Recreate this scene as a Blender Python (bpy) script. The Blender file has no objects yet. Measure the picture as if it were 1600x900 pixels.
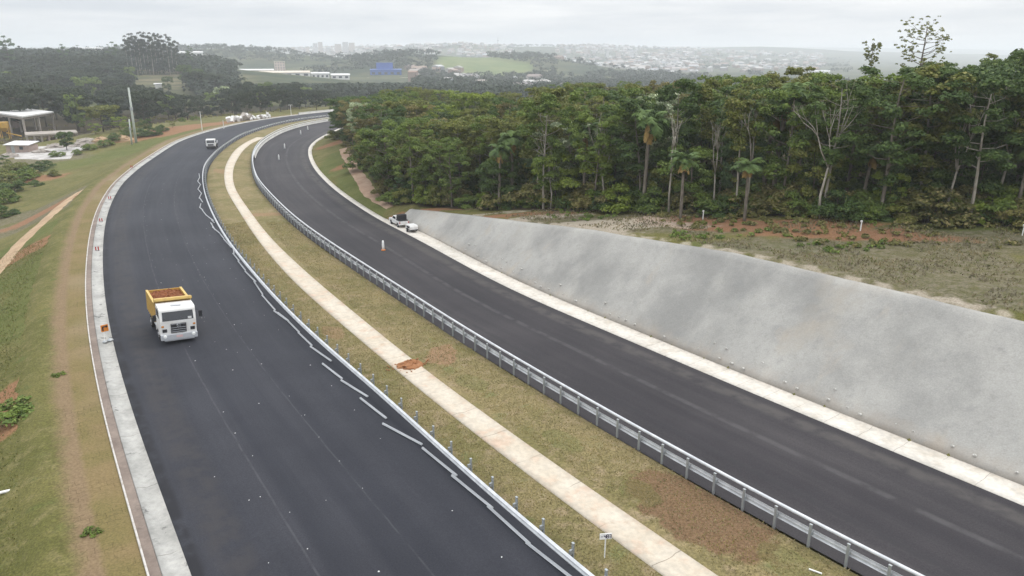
import bpy, math, random
import numpy as np
from mathutils import Vector, Matrix

C = bpy.context.scene.collection
SC = bpy.context.scene
R = math.radians
rng = np.random.default_rng(7)
random.seed(7)

# ------------------------------------------------------------------ camera, sky, sun, exposure
F_PX, HORIZON, CAM_H = 1150.0, 85.0, 20.0           # focal length and horizon row measured on the 1600x900 photograph
PITCH = math.atan((450 - HORIZON) / F_PX)
cam_data = bpy.data.cameras.new('camera')
cam = bpy.data.objects.new('camera', cam_data)
C.objects.link(cam)
cam.location = (0, 0, CAM_H)
cam.rotation_euler = (math.pi / 2 - PITCH, 0, 0)
cam_data.sensor_width = 36
cam_data.lens = 36 * F_PX / 1600
cam_data.clip_start = 0.5
cam_data.clip_end = 40000
SC.camera = cam

SUN_EL, SUN_AZ = R(58), R(60)                        # azimuth clockwise from +Y
world = bpy.data.worlds.new('World')
SC.world = world
world.use_nodes = True
wn, wl = world.node_tree.nodes, world.node_tree.links
wn.clear()
w_out = wn.new('ShaderNodeOutputWorld')
w_bg = wn.new('ShaderNodeBackground')
w_bg.inputs['Strength'].default_value = 0.1
w_sky = wn.new('ShaderNodeTexSky')
w_sky.sky_type = 'NISHITA'
w_sky.sun_disc = False
w_sky.sun_elevation = SUN_EL
w_sky.sun_rotation = SUN_AZ
w_sky.air_density = 1.5
w_sky.dust_density = 4
w_tc = wn.new('ShaderNodeTexCoord')
w_sep = wn.new('ShaderNodeSeparateXYZ')
wl.new(w_tc.outputs['Generated'], w_sep.inputs[0])
w_up = wn.new('ShaderNodeMath'); w_up.operation = 'MAXIMUM'; w_up.inputs[1].default_value = 0
wl.new(w_sep.outputs['Z'], w_up.inputs[0])
w_cie = wn.new('ShaderNodeMath'); w_cie.operation = 'MULTIPLY_ADD'     # overcast sky: zenith three times the horizon
w_cie.inputs[1].default_value = 15.5; w_cie.inputs[2].default_value = 7.4
wl.new(w_up.outputs[0], w_cie.inputs[0])
w_map = wn.new('ShaderNodeMapping'); w_map.inputs['Scale'].default_value = (2.2, 2.2, 17)
wl.new(w_tc.outputs['Generated'], w_map.inputs[0])
w_noise = wn.new('ShaderNodeTexNoise'); w_noise.inputs['Scale'].default_value = 1.6
w_noise.inputs['Detail'].default_value = 6; w_noise.inputs['Roughness'].default_value = 0.55
wl.new(w_map.outputs[0], w_noise.inputs['Vector'])
w_ramp = wn.new('ShaderNodeValToRGB')
w_ramp.color_ramp.elements[0].position = 0.36; w_ramp.color_ramp.elements[0].color = (0.76, 0.81, 0.87, 1)
w_ramp.color_ramp.elements[1].position = 0.66; w_ramp.color_ramp.elements[1].color = (1.10, 1.11, 1.12, 1)
wl.new(w_noise.outputs['Fac'], w_ramp.inputs[0])
w_cl = wn.new('ShaderNodeVectorMath'); w_cl.operation = 'SCALE'
wl.new(w_ramp.outputs[0], w_cl.inputs[0]); wl.new(w_cie.outputs[0], w_cl.inputs['Scale'])
w_mix = wn.new('ShaderNodeMix'); w_mix.data_type = 'RGBA'; w_mix.inputs[0].default_value = 0.9
wl.new(w_sky.outputs[0], w_mix.inputs[6]); wl.new(w_cl.outputs[0], w_mix.inputs[7])
wl.new(w_mix.outputs[2], w_bg.inputs['Color']); wl.new(w_bg.outputs[0], w_out.inputs['Surface'])

sun_data = bpy.data.lights.new('sun', 'SUN')
sun_data.energy = 0.9
sun_data.angle = R(14)
sun_data.color = (1.0, 0.95, 0.88)
sun = bpy.data.objects.new('sun', sun_data)
C.objects.link(sun)
sun.rotation_euler = (math.pi / 2 - SUN_EL, 0, -SUN_AZ + math.pi)
sun.location = (0, 0, 60)
_d = Vector((math.sin(SUN_AZ) * math.cos(SUN_EL), math.cos(SUN_AZ) * math.cos(SUN_EL), math.sin(SUN_EL)))
sun.rotation_euler = _d.to_track_quat('Z', 'Y').to_euler()

SC.view_settings.view_transform = 'Standard'
SC.view_settings.look = 'None'
SC.view_settings.gamma = 1
SC.view_settings.use_curve_mapping = False
SC.view_settings.exposure = 0.23
SC.cycles.volume_bounces = 1
SC.cycles.max_bounces = 6
SC.cycles.transparent_max_bounces = 8

# ------------------------------------------------------------------ helpers
def tag(o, label=None, cat=None, group=None, kind=None):
    if label: o['label'] = label
    if cat: o['category'] = cat
    if group: o['group'] = group
    if kind: o['kind'] = kind
    return o

def link(name, me, mat=None, parent=None):
    o = bpy.data.objects.new(name, me)
    C.objects.link(o)
    if mat is not None and me is not None and not me.materials:
        me.materials.append(mat)
    if parent is not None: o.parent = parent
    return o

def empty(name, loc=(0, 0, 0), rz=0.0, scale=1.0):
    o = bpy.data.objects.new(name, None)
    o.empty_display_size = 0.3
    C.objects.link(o)
    o.location = loc; o.rotation_euler = (0, 0, rz); o.scale = (scale,) * 3
    return o

def kids(o, pool=None):
    return [c for c in C.objects if c.parent == o]

def copy_tree(o, parts=None, parent=None):
    c = o.copy(); C.objects.link(c)
    if parent is not None: c.parent = parent
    for ch in (parts if parts is not None else kids(o)):
        copy_tree(ch, None, c)
    return c

def mesh_np(name, V, quads=None, tris=None, smooth=False, uv=None):
    """mesh straight from arrays"""
    me = bpy.data.meshes.new(name)
    V = np.asarray(V, np.float32)
    q = np.zeros((0, 4), np.int32) if quads is None else np.asarray(quads, np.int32)
    t = np.zeros((0, 3), np.int32) if tris is None else np.asarray(tris, np.int32)
    me.vertices.add(len(V)); me.vertices.foreach_set('co', V.ravel())
    loops = np.concatenate([q.ravel(), t.ravel()]).astype(np.int32)
    me.loops.add(len(loops)); me.loops.foreach_set('vertex_index', loops)
    n = len(q) + len(t)
    st = np.concatenate([np.arange(len(q)) * 4, len(q) * 4 + np.arange(len(t)) * 3]).astype(np.int32)
    me.polygons.add(n); me.polygons.foreach_set('loop_start', st)
    me.polygons.foreach_set('use_smooth', np.full(n, smooth, bool))
    if uv is not None:
        l = me.uv_layers.new(name='UVMap')
        l.data.foreach_set('uv', np.asarray(uv, np.float32)[loops].ravel())
    me.update(calc_edges=True)
    me.validate()
    return me

class MB:
    """collects boxes, tubes, lathes and sheets into one mesh"""
    def __init__(s): s.v = []; s.f = []
    def add(s, vs, fs):
        b = len(s.v); s.v += [tuple(p) for p in vs]; s.f += [tuple(i + b for i in f) for f in fs]
        return s
    def box(s, c, size, rz=0.0, taper=1.0, m=None):
        x, y, z = [a / 2 for a in size]
        vs = []
        for dz, k in ((-z, 1.0), (z, taper)):
            for dx, dy in ((-x, -y), (x, -y), (x, y), (-x, y)):
                p = Vector((dx * k, dy * k, dz))
                if rz: p = Matrix.Rotation(rz, 3, 'Z') @ p
                if m is not None: p = m @ p
                vs.append((p.x + c[0], p.y + c[1], p.z + c[2]))
        return s.add(vs, [(3, 2, 1, 0), (4, 5, 6, 7), (0, 1, 5, 4), (1, 2, 6, 5), (2, 3, 7, 6), (3, 0, 4, 7)])
    def tube(s, pts, rad, n=6, cap=True):
        pts = [Vector(p) for p in pts]
        rad = [rad] * len(pts) if isinstance(rad, (int, float)) else rad
        vs, fs = [], []
        ref = Vector((0.31, 0.95, 0.1))
        for i, p in enumerate(pts):
            d = (pts[min(i + 1, len(pts) - 1)] - pts[max(i - 1, 0)]).normalized()
            u = d.cross(ref)
            if u.length < 1e-3: u = d.cross(Vector((1, 0, 0)))
            u.normalize(); w = d.cross(u)
            for k in range(n):
                a = 2 * math.pi * k / n
                vs.append(p + (u * math.cos(a) + w * math.sin(a)) * rad[i])
        for i in range(len(pts) - 1):
            for k in range(n):
                k2 = (k + 1) % n
                fs.append((i * n + k, i * n + k2, (i + 1) * n + k2, (i + 1) * n + k))
        if cap:
            fs.append(tuple(range(n - 1, -1, -1))); fs.append(tuple((len(pts) - 1) * n + k for k in range(n)))
        return s.add(vs, fs)
    def lathe(s, c, prof, axis='Z', n=16):
        """prof: (radius, height) pairs"""
        vs, fs = [], []
        for r_, h in prof:
            for k in range(n):
                a = 2 * math.pi * k / n
                p = (r_ * math.cos(a), r_ * math.sin(a), h)
                if axis == 'X': p = (p[2], p[0], p[1])
                if axis == 'Y': p = (p[1], p[2], p[0])
                vs.append((p[0] + c[0], p[1] + c[1], p[2] + c[2]))
        for i in range(len(prof) - 1):
            for k in range(n):
                k2 = (k + 1) % n
                fs.append((i * n + k, i * n + k2, (i + 1) * n + k2, (i + 1) * n + k))
        fs.append(tuple(range(n - 1, -1, -1))); fs.append(tuple((len(prof) - 1) * n + k for k in range(n)))
        return s.add(vs, fs)
    def prism(s, poly, axis, a, b):
        """polygon extruded along an axis from a to b; poly in the other two coordinates"""
        n = len(poly)
        def mk(p, t):
            return {'X': (t, p[0], p[1]), 'Y': (p[0], t, p[1]), 'Z': (p[0], p[1], t)}[axis]
        vs = [mk(p, a) for p in poly] + [mk(p, b) for p in poly]
        fs = [tuple(range(n - 1, -1, -1)), tuple(range(n, 2 * n))]
        for k in range(n):
            k2 = (k + 1) % n
            fs.append((k, k2, n + k2, n + k))
        return s.add(vs, fs)
    def mesh(s, name, smooth=False, bevel=0.0):
        me = bpy.data.meshes.new(name)
        me.from_pydata(s.v, [], s.f)
        import bmesh
        bm = bmesh.new(); bm.from_mesh(me)
        bmesh.ops.recalc_face_normals(bm, faces=bm.faces)
        if bevel > 0:
            ed = [e for e in bm.edges if len(e.link_faces) == 2 and e.calc_face_angle(0) > 0.5]
            bmesh.ops.bevel(bm, geom=ed, offset=bevel, segments=2, affect='EDGES', profile=0.6, clamp_overlap=True)
        bm.to_mesh(me); bm.free()
        if smooth:
            me.polygons.foreach_set('use_smooth', np.ones(len(me.polygons), bool))
        me.update()
        return me
    def build(s, name, mat, parent=None, smooth=False, bevel=0.0):
        return link(name, s.mesh(name, smooth, bevel), mat, parent)

def _hash(i, j, seed):
    n = (i.astype(np.int64) * 374761393 + j.astype(np.int64) * 668265263 + seed * 982451653) & 0xffffffff
    n = ((n ^ (n >> 13)) * 1274126177) & 0xffffffff
    return ((n ^ (n >> 16)) & 0xffff) / 65535.0

def vnoise(x, y, scale, seed=0, octaves=3):
    x = np.asarray(x, float) / scale; y = np.asarray(y, float) / scale
    out = 0.0; amp = 1.0; tot = 0.0
    for o in range(octaves):
        i = np.floor(x); j = np.floor(y); fx = x - i; fy = y - j
        fx = fx * fx * (3 - 2 * fx); fy = fy * fy * (3 - 2 * fy)
        i = i.astype(np.int64); j = j.astype(np.int64)
        a = _hash(i, j, seed + o); b = _hash(i + 1, j, seed + o); c = _hash(i, j + 1, seed + o); d = _hash(i + 1, j + 1, seed + o)
        out = out + amp * ((a * (1 - fx) + b * fx) * (1 - fy) + (c * (1 - fx) + d * fx) * fy)
        tot += amp; amp *= 0.5; x = x * 2.03 + 7.7; y = y * 2.03 + 3.1
    return out / tot * 2 - 1

def sstep(a, b, x):
    t = np.clip((np.asarray(x, float) - a) / (b - a), 0, 1)
    return t * t * (3 - 2 * t)

# ------------------------------------------------------------------ node helper
class NM:
    def __init__(s, name, rough=0.9, spec=0.3):
        s.m = bpy.data.materials.new(name); s.m.use_nodes = True
        s.nt = s.m.node_tree; s.n = s.nt.nodes; s.l = s.nt.links
        s.b = s.n['Principled BSDF']
        s.b.inputs['Roughness'].default_value = rough
        s.b.inputs['Specular IOR Level'].default_value = spec
        s._tc = None
    def coord(s, what='Object', scale=None, rot=None):
        if s._tc is None: s._tc = s.n.new('ShaderNodeTexCoord')
        o = s._tc.outputs[what]
        if scale is not None or rot is not None:
            mp = s.n.new('ShaderNodeMapping')
            if scale is not None: mp.inputs['Scale'].default_value = scale
            if rot is not None: mp.inputs['Rotation'].default_value = rot
            s.l.new(o, mp.inputs[0]); o = mp.outputs[0]
        return o
    def put(s, sock, v):
        if isinstance(v, bpy.types.NodeSocket): s.l.new(v, sock)
        elif isinstance(v, (tuple, list)) and sock.type == 'RGBA' and len(v) == 3: sock.default_value = (*v, 1)
        else: sock.default_value = v
    def noise(s, scale, detail=4, rough=0.55, vec=None, dist=0.0):
        t = s.n.new('ShaderNodeTexNoise')
        t.inputs['Scale'].default_value = scale; t.inputs['Detail'].default_value = detail
        t.inputs['Roughness'].default_value = rough; t.inputs['Distortion'].default_value = dist
        s.l.new(vec if vec is not None else s.coord(), t.inputs['Vector'])
        return t.outputs['Fac']
    def voro(s, scale, vec=None, feature='F1', out='Distance'):
        t = s.n.new('ShaderNodeTexVoronoi'); t.feature = feature
        t.inputs['Scale'].default_value = scale
        s.l.new(vec if vec is not None else s.coord(), t.inputs['Vector'])
        return t.outputs[out]
    def step(s, v, a, b):
        t = s.n.new('ShaderNodeMapRange'); t.interpolation_type = 'SMOOTHSTEP'
        s.put(t.inputs['Value'], v); s.put(t.inputs['From Min'], a); s.put(t.inputs['From Max'], b)
        return t.outputs[0]
    def math(s, op, a, b=0.0, c=0.0):
        t = s.n.new('ShaderNodeMath'); t.operation = op
        s.put(t.inputs[0], a); s.put(t.inputs[1], b); s.put(t.inputs[2], c)
        return t.outputs[0]
    def mix(s, f, a, b, mode='MIX'):
        t = s.n.new('ShaderNodeMix'); t.data_type = 'RGBA'; t.blend_type = mode
        s.put(t.inputs[0], f); s.put(t.inputs[6], a); s.put(t.inputs[7], b)
        return t.outputs[2]
    def attr(s, name):
        t = s.n.new('ShaderNodeAttribute'); t.attribute_name = name
        return t.outputs['Fac']
    def sep(s, v):
        t = s.n.new('ShaderNodeSeparateXYZ'); s.l.new(v, t.inputs[0]); return t.outputs
    def ramp(s, f, stops):
        t = s.n.new('ShaderNodeValToRGB'); cr = t.color_ramp
        while len(cr.elements) < len(stops): cr.elements.new(0.5)
        for e, (p, c) in zip(cr.elements, stops): e.position = p; e.color = (*c, 1)
        s.l.new(f, t.inputs[0]); return t.outputs[0]
    def bump(s, h, strength=0.5, dist=0.05):
        t = s.n.new('ShaderNodeBump'); t.inputs['Strength'].default_value = strength; t.inputs['Distance'].default_value = dist
        s.l.new(h, t.inputs['Height']); s.l.new(t.outputs[0], s.b.inputs['Normal'])
    def color(s, c): s.put(s.b.inputs['Base Color'], c); return s
    def island(s):
        t = s.n.new('ShaderNodeNewGeometry'); return t.outputs['Random Per Island']
    def objrand(s):
        t = s.n.new('ShaderNodeObjectInfo'); return t.outputs['Random']

def paint(name, col, rough=0.5, spec=0.5, metal=0.0, dirt=0.25, dirtcol=(0.18, 0.13, 0.09), scale=3.0):
    k = NM(name, rough, spec)
    f = k.step(k.noise(scale, 5, 0.6), 0.45, 0.75)
    f = k.math('MULTIPLY', f, dirt)
    k.color(k.mix(f, col, dirtcol)); k.b.inputs['Metallic'].default_value = metal
    return k.m

# ------------------------------------------------------------------ traced edges, in metres on the road plane
E_LL = [(-12.9,24.7),(-15.5,28.7),(-17.7,31.9),(-20.2,35.8),(-21.8,38.1),(-25.2,43.6),(-29.0,49.7),(-33.7,57.7),(-38.9,67.0),(-45.5,79.5),(-50.4,89.2),(-56.1,101.4),(-63.4,119.0),(-69.5,138.3),(-76.8,165.9),(-80.5,181.2),(-82.6,201.2),(-82.6,223.8),(-80.9,236.8),(-78.3,248.8),(-74.4,260.1),(-66.0,278.1)]
E_LR = [(2.4,24.8),(1.5,26.3),(-0.5,28.8),(-3.2,32.7),(-5.4,36.8),(-9.3,42.3),(-14.3,49.5),(-21.4,61.0),(-23.6,65.0),(-30.3,76.7),(-37.4,90.7),(-44.7,106.2),(-51.2,121.5),(-57.0,136.7),(-58.4,141.7),(-62.3,155.9),(-65.0,168.3),(-68.9,188.4),(-70.0,201.2),(-70.0,223.8),(-67.8,239.4),(-60.6,254.7)]
E_RL = [(13.8,24.9),(12.7,26.2),(11.6,27.5),(10.7,28.8),(9.7,30.2),(8.8,31.6),(7.9,33.0),(6.9,34.2),(-1.3,46.1),(-2.1,47.5),(-3.8,50.2),(-4.6,51.1),(-6.6,54.7),(-16.8,71.1),(-21.0,78.0),(-26.4,87.4),(-32.3,99.1),(-40.9,117.1),(-46.6,132.0),(-51.8,147.1),(-56.1,162.4),(-59.3,177.1),(-62.0,197.8),(-62.4,211.9),(-61.0,225.9),(-56.2,242.3)]
E_RR = [(23.7,29.6),(22.1,32.0),(20.0,34.6),(17.7,37.8),(15.3,40.7),(8.0,51.2),(2.7,58.2),(-1.5,64.6),(-4.8,70.6),(-12.2,84.1),(-15.9,89.5),(-21.9,101.4),(-28.0,114.2),(-35.5,132.8),(-41.2,149.9),(-46.2,168.3),(-48.5,185.4),(-49.0,204.0)]
E_DL = [(5.9,24.7),(3.9,27.5),(2.0,30.1),(-0.6,33.9),(-3.6,38.5),(-5.6,41.2),(-7.9,45.0),(-12.1,51.6),(-20.0,64.2),(-28.2,79.5),(-44.1,112.5),(-50.3,128.3),(-54.5,140.8),(-60.6,162.4),(-63.4,178.4),(-64.1,188.4)]

def extend(P, near=70, far_r=None, far_len=140):
    P = [np.array(p, float) for p in P]
    d = P[0] - P[2]; d /= np.linalg.norm(d)
    P.insert(0, P[0] + d * near)
    if far_r:
        e = P[-1] - P[-3]; a = math.atan2(e[1], e[0]); q = P[-1].copy()
        for _ in range(int(far_len / 6)):
            a -= 6 / far_r; q = q + 6 * np.array([math.cos(a), math.sin(a)]); P.append(q.copy())
    return np.array(P)

def resample(P, step):
    s = np.r_[0, np.cumsum(np.linalg.norm(np.diff(P, axis=0), axis=1))]
    t = np.arange(0, s[-1], step)
    return np.c_[np.interp(t, s, P[:, 0]), np.interp(t, s, P[:, 1])]

def smooth(P, step=1.0, sigma=6.0):
    Q = resample(P, step); r = int(3 * sigma / step)
    k = np.exp(-0.5 * (np.arange(-r, r + 1) * step / sigma) ** 2); k /= k.sum()
    out = []
    for c in range(2):
        a = Q[:, c]
        a = np.r_[2 * a[0] - a[r:0:-1], a, 2 * a[-1] - a[-2:-r - 2:-1]]
        out.append(np.convolve(a, k, 'valid'))
    return np.c_[out[0], out[1]]

LL = smooth(extend(E_LL, far_r=150)); LR = smooth(extend(E_LR, far_r=138, far_len=160))
RL = smooth(extend(E_RL, far_r=128, far_len=170)); RR = smooth(extend(E_RR, far_r=116, far_len=190))
DL = smooth(extend(E_DL))

def normals(P):
    d = np.gradient(P, axis=0); d /= np.linalg.norm(d, axis=1)[:, None]
    return np.c_[d[:, 1], -d[:, 0]]                  # to the right of travel away from the camera

def near_line(X, Y, P):
    """nearest point of a polyline: signed distance (right positive) and station"""
    X = np.atleast_1d(np.asarray(X, float)); Y = np.atleast_1d(np.asarray(Y, float))
    best = np.full(X.shape, 1e18); sd = np.zeros(X.shape); st = np.zeros(X.shape)
    Q = P[::6]; L = np.linalg.norm(np.diff(Q, axis=0), axis=1); S = np.r_[0, np.cumsum(L)]
    for i in range(len(Q) - 1):
        ax, ay = Q[i]; dx, dy = (Q[i + 1] - Q[i]) / L[i]
        t = np.clip((X - ax) * dx + (Y - ay) * dy, 0, L[i])
        ex = X - ax - t * dx; ey = Y - ay - t * dy
        d2 = ex * ex + ey * ey; m = d2 < best
        best = np.where(m, d2, best)
        sd = np.where(m, np.sqrt(d2) * np.sign(ex * dy - ey * dx + 1e-12), sd)
        st = np.where(m, S[i] + t, st)
    return sd, st

def width_to(P, Q, smooth_n=25):
    w = np.abs(near_line(P[:, 0], P[:, 1], Q)[0])
    k = np.ones(smooth_n) / smooth_n
    return np.convolve(np.pad(w, smooth_n // 2, mode='edge'), k, 'valid')

def ribbon(name, P, offs, zs, mat, parent=None, jag=None, smooth_sh=True, thick=0.0):
    """strip along P; offs: list of scalars or per-station arrays (right positive); zs the heights"""
    n = normals(P); s = np.r_[0, np.cumsum(np.linalg.norm(np.diff(P, axis=0), axis=1))]
    cols, uvs = [], []
    for o, z in zip(offs, zs):
        o = np.broadcast_to(np.asarray(o, float), (len(P),)); z = np.broadcast_to(np.asarray(z, float), (len(P),))
        q = P + n * o[:, None]
        cols.append(np.c_[q, z]); uvs.append(np.c_[o, s])
    m = len(cols); V = np.stack(cols, 1).reshape(-1, 3); U = np.stack(uvs, 1).reshape(-1, 2)
    i = np.arange(len(P) - 1)[:, None] * m + np.arange(m - 1)[None, :]
    q = np.stack([i, i + 1, i + m + 1, i + m], -1).reshape(-1, 4)
    if np.mean(np.asarray(offs[-1])) > np.mean(np.asarray(offs[0])): pass
    else: q = q[:, ::-1]
    return link(name, mesh_np(name, V, q, smooth=smooth_sh, uv=U), mat, parent)

# strip of concrete outside the right road: wide along the sprayed slope, a narrow kerb beyond
def strip_w(y): return np.interp(y, [84, 92], [1.75, 0.75])
RO = RR + normals(RR) * strip_w(RR[:, 1])[:, None]

# ------------------------------------------------------------------ terrain
GUT = 1.5                                             # gutter, stripe and kerb left of the left road
def left_profile(d):
    d = np.maximum(d, 0)
    return -0.02 * np.minimum(d, 3.2) - 0.45 * np.clip(d - 3.2, 0, 9) - 0.16 * np.clip(d - 12.2, 0, 10)

def slope_h(y): return np.interp(y, [36, 49, 62, 77, 90, 105, 140, 200], [6.0, 5.9, 4.9, 3.1, 1.3, 2.2, 3.0, 2.4])
def slope_w(y): return np.interp(y, [36, 49, 62, 77, 90, 105, 140], [6.0, 5.9, 4.9, 3.1, 2.2, 11, 13])

HILLS = [  # x, y, sx, sy, amp
    (-430, 640, 210, 150, 27), (-330, 760, 120, 90, 8), (-1100, 1500, 520, 260, 34), (-520, 1420, 210, 170, 26), (-175, 1180, 75, 140, 19),
    (-95, 1330, 110, 160, 13), (55, 1420, 95, 170, 22), (-250, 2750, 330, 300, 36), (-500, 3600, 1000, 700, 46),
    (500, 3300, 420, 420, 34), (1300, 4200, 420, 500, 56), (2300, 4800, 700, 600, 48), (-2500, 4500, 1500, 900, 70),
    (-200, 7600, 2600, 700, 74), (3800, 7600, 2600, 800, 70), (-5000, 7600, 2600, 800, 82)]

def terr(X, Y, under=True):
    X = np.asarray(X, float); Y = np.asarray(Y, float); shp = np.broadcast(X, Y).shape
    X = np.broadcast_to(X, shp).ravel(); Y = np.broadcast_to(Y, shp).ravel()
    D = np.hypot(X, Y)
    dl, _ = near_line(X, Y, LL); dl = -dl - GUT        # metres left of the left kerb
    dr, st = near_line(X, Y, RO)
    ly = np.interp(st, np.r_[0, np.cumsum(np.linalg.norm(np.diff(RO, axis=0), axis=1))], RO[:, 1])
    far = 0.0
    for hx, hy, sx, sy, a in HILLS:
        far = far + a * np.exp(-0.5 * (((X - hx) / sx) ** 2 + ((Y - hy) / sy) ** 2))
    valley = -9.5 * sstep(330, 640, D) + far * sstep(300, 480, D) + vnoise(X, Y, 160, 5) * 3 * sstep(300, 600, D)
    zl = left_profile(dl) + 0.35 * vnoise(X, Y, 9, 1) * sstep(5, 14, dl)
    zl = zl * (1 - 0.82 * sstep(175, 235, Y) * sstep(70, 25, dl)) + valley
    H = slope_h(ly); W = slope_w(ly)
    t = np.clip(dr / W, 0, 1)
    rise = 0.055 * np.clip(dr - W, 0, 60)
    zr = H * t + rise + 0.4 * vnoise(X, Y, 6, 2) * sstep(W + 0.8, W + 5, dr)
    zr = zr - (zr + 5) * sstep(75, 190, dr) + valley
    if under:
        zr = zr - np.where((dr > -0.5) & (dr < W + 0.25) & (ly < 91), 0.45, 0.0)
        zl = np.where((dl > -0.2) & (dl < 5.0), zl - 0.1, zl)
    z = np.where(dl > 0, zl, np.where(dr > 0, zr, -0.3))
    if under: z = np.where((dl <= 0) & (dr <= 0), -0.3, z)
    return z.reshape(shp)

SN, CS = math.sin(PITCH), math.cos(PITCH)
def ray(px, py):
    x = (px - 800) / F_PX; y = (py - 450) / F_PX
    return np.array([x, CS - y * SN, -SN - y * CS])
def atz(px, py, z=0.0):
    d = ray(px, py); t = (z - CAM_H) / d[2]; return np.array([0, 0, CAM_H]) + d * t
def at(px, py, tmax=900.0):
    """where a line of sight of the photograph meets the ground"""
    d = ray(px, py); t = np.geomspace(12, tmax, 1500)
    P = np.array([0, 0, CAM_H])[None] + t[:, None] * d[None]
    g = terr(P[:, 0], P[:, 1], False); k = np.argmax(P[:, 2] < g)
    if P[k, 2] >= g[k]: k = len(t) - 1
    return np.array([P[k, 0], P[k, 1], g[k]])
def to_px(p):
    v = np.array(p, float) - np.array([0, 0, CAM_H])
    dep = v[1] * CS - v[2] * SN; up = v[1] * SN + v[2] * CS
    return 800 + F_PX * v[0] / dep, 450 - F_PX * up / dep, dep

def axis(dense0, dense1, step, lo, hi, g=1.13):
    a = list(np.arange(dense0, dense1 + 1e-6, step)); s = step
    while a[-1] < hi: s = min(s * g, 420); a.append(a[-1] + s)
    s = step; b = []; x = dense0
    while x > lo: s = min(s * g, 420); x -= s; b.append(x)
    return np.array(b[::-1] + a)

gx = axis(-150, 90, 1.4, -9000, 9000); gy = axis(4, 300, 1.4, -60, 9500, 1.07)
GX, GY = np.meshgrid(gx, gy)
GZ = terr(GX, GY)
nx, ny = len(gx), len(gy)
_i = (np.arange(ny - 1)[:, None] * nx + np.arange(nx - 1)[None, :]).ravel()
terrain_me = mesh_np('terrain', np.c_[GX.ravel(), GY.ravel(), GZ.ravel()], np.stack([_i, _i + 1, _i + nx + 1, _i + nx], -1), smooth=True)

def blob(px, py, rx, ry, rot=0.0, X=None, Y=None):
    """soft patch of ground centred where the photo shows it; radii in metres"""
    c = at(px, py); X = GX if X is None else X; Y = GY if Y is None else Y
    dx = X - c[0]; dy = Y - c[1]; ca, sa = math.cos(rot), math.sin(rot)
    u = (dx * ca + dy * sa) / rx; v = (-dx * sa + dy * ca) / ry
    return np.clip(1.25 - np.sqrt(u * u + v * v) * 0.75, 0, 1)

FOREST_FRONT_PX = [(523, 214), (548, 238), (572, 268), (590, 298), (612, 322), (660, 324), (740, 327), (850, 331), (960, 333), (1080, 336), (1200, 338), (1320, 345), (1450, 350), (1600, 356), (1800, 366)]
FRONT = np.array([at(*p)[:2] for p in FOREST_FRONT_PX])
def forest_depth(X, Y): return -near_line(X, Y, np.repeat(FRONT[::-1], 1, axis=0))[0] if False else near_raw(X, Y, FRONT)
def near_raw(X, Y, P):
    X = np.asarray(X, float).ravel(); Y = np.asarray(Y, float).ravel()
    best = np.full(X.shape, 1e18); sd = np.zeros(X.shape)
    for i in range(len(P) - 1):
        e = P[i + 1] - P[i]; L = np.linalg.norm(e); e = e / L
        t = np.clip((X - P[i][0]) * e[0] + (Y - P[i][1]) * e[1], 0, L)
        ex = X - P[i][0] - t * e[0]; ey = Y - P[i][1] - t * e[1]; d2 = ex * ex + ey * ey
        m = d2 < best; best = np.where(m, d2, best)
        sd = np.where(m, np.sqrt(d2) * np.sign(e[0] * ey - e[1] * ex), sd)   # positive beyond the front line
    return sd

dl_g = -near_line(GX.ravel(), GY.ravel(), LL)[0].reshape(GX.shape) - GUT
dr_g = near_line(GX.ravel(), GY.ravel(), RO)[0].reshape(GX.shape)
fd_g = near_raw(GX, GY, FRONT).reshape(GX.shape)
DG = np.hypot(GX, GY)
a_forest = sstep(-2.0, 2.5, fd_g) * (dr_g > 0) * (DG < 420)
a_forest = np.maximum(a_forest, (dl_g > 60) * sstep(250, 285, DG) * sstep(470, 380, DG) * 0.8)
a_soil = np.zeros(GX.shape)
for p in [(1120, 352, 7, 2.2), (1210, 352, 9, 1.8), (1330, 366, 8, 1.5), (1080, 345, 5, 1.6), (700, 327, 9, 1.1), (830, 334, 8, 1.2), (560, 250, 7, 2.2), (530, 222, 7, 3), (90, 320, 9, 3), (250, 262, 10, 2), (30, 400, 10, 2.5), (20, 660, 4, 1.6), (40, 600, 5, 2), (320, 196, 26, 7), (360, 190, 22, 5), (280, 200, 14, 5), (20, 285, 12, 4)]:
    a_soil = np.maximum(a_soil, blob(p[0], p[1], p[2], p[3], rot=R(-20) if p[0] > 600 else R(60)))
a_dry = np.zeros(GX.shape)
for p in [(1450, 420, 9, 5), (1540, 440, 9, 5), (1350, 400, 8, 3.5), (1250, 390, 7, 3), (1530, 380, 10, 3), (1000, 350, 12, 3.4), (900, 344, 12, 2.8), (120, 300, 18, 5), (60, 340, 12, 5), (60, 250, 12, 6), (100, 560, 2, 9), (100, 680, 2, 7)]:
    a_dry = np.maximum(a_dry, blob(p[0], p[1], p[2], p[3], rot=R(-20) if p[0] > 600 else R(30)))
a_pale = np.zeros(GX.shape)
for p in [(940, 346, 9, 1.6), (1010, 350, 8, 1.8), (860, 338, 7, 1.2), (780, 333, 6, 1)]:
    a_pale = np.maximum(a_pale, blob(p[0], p[1], p[2], p[3], rot=R(-15)))
a_pale = np.maximum(a_pale, sstep(1.9, 0.3, np.abs(dr_g - slope_w(GY) - 1.0)) * (GY < 75) * (dr_g > 0) * 0.8)
a_lush = np.zeros(GX.shape)
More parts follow.
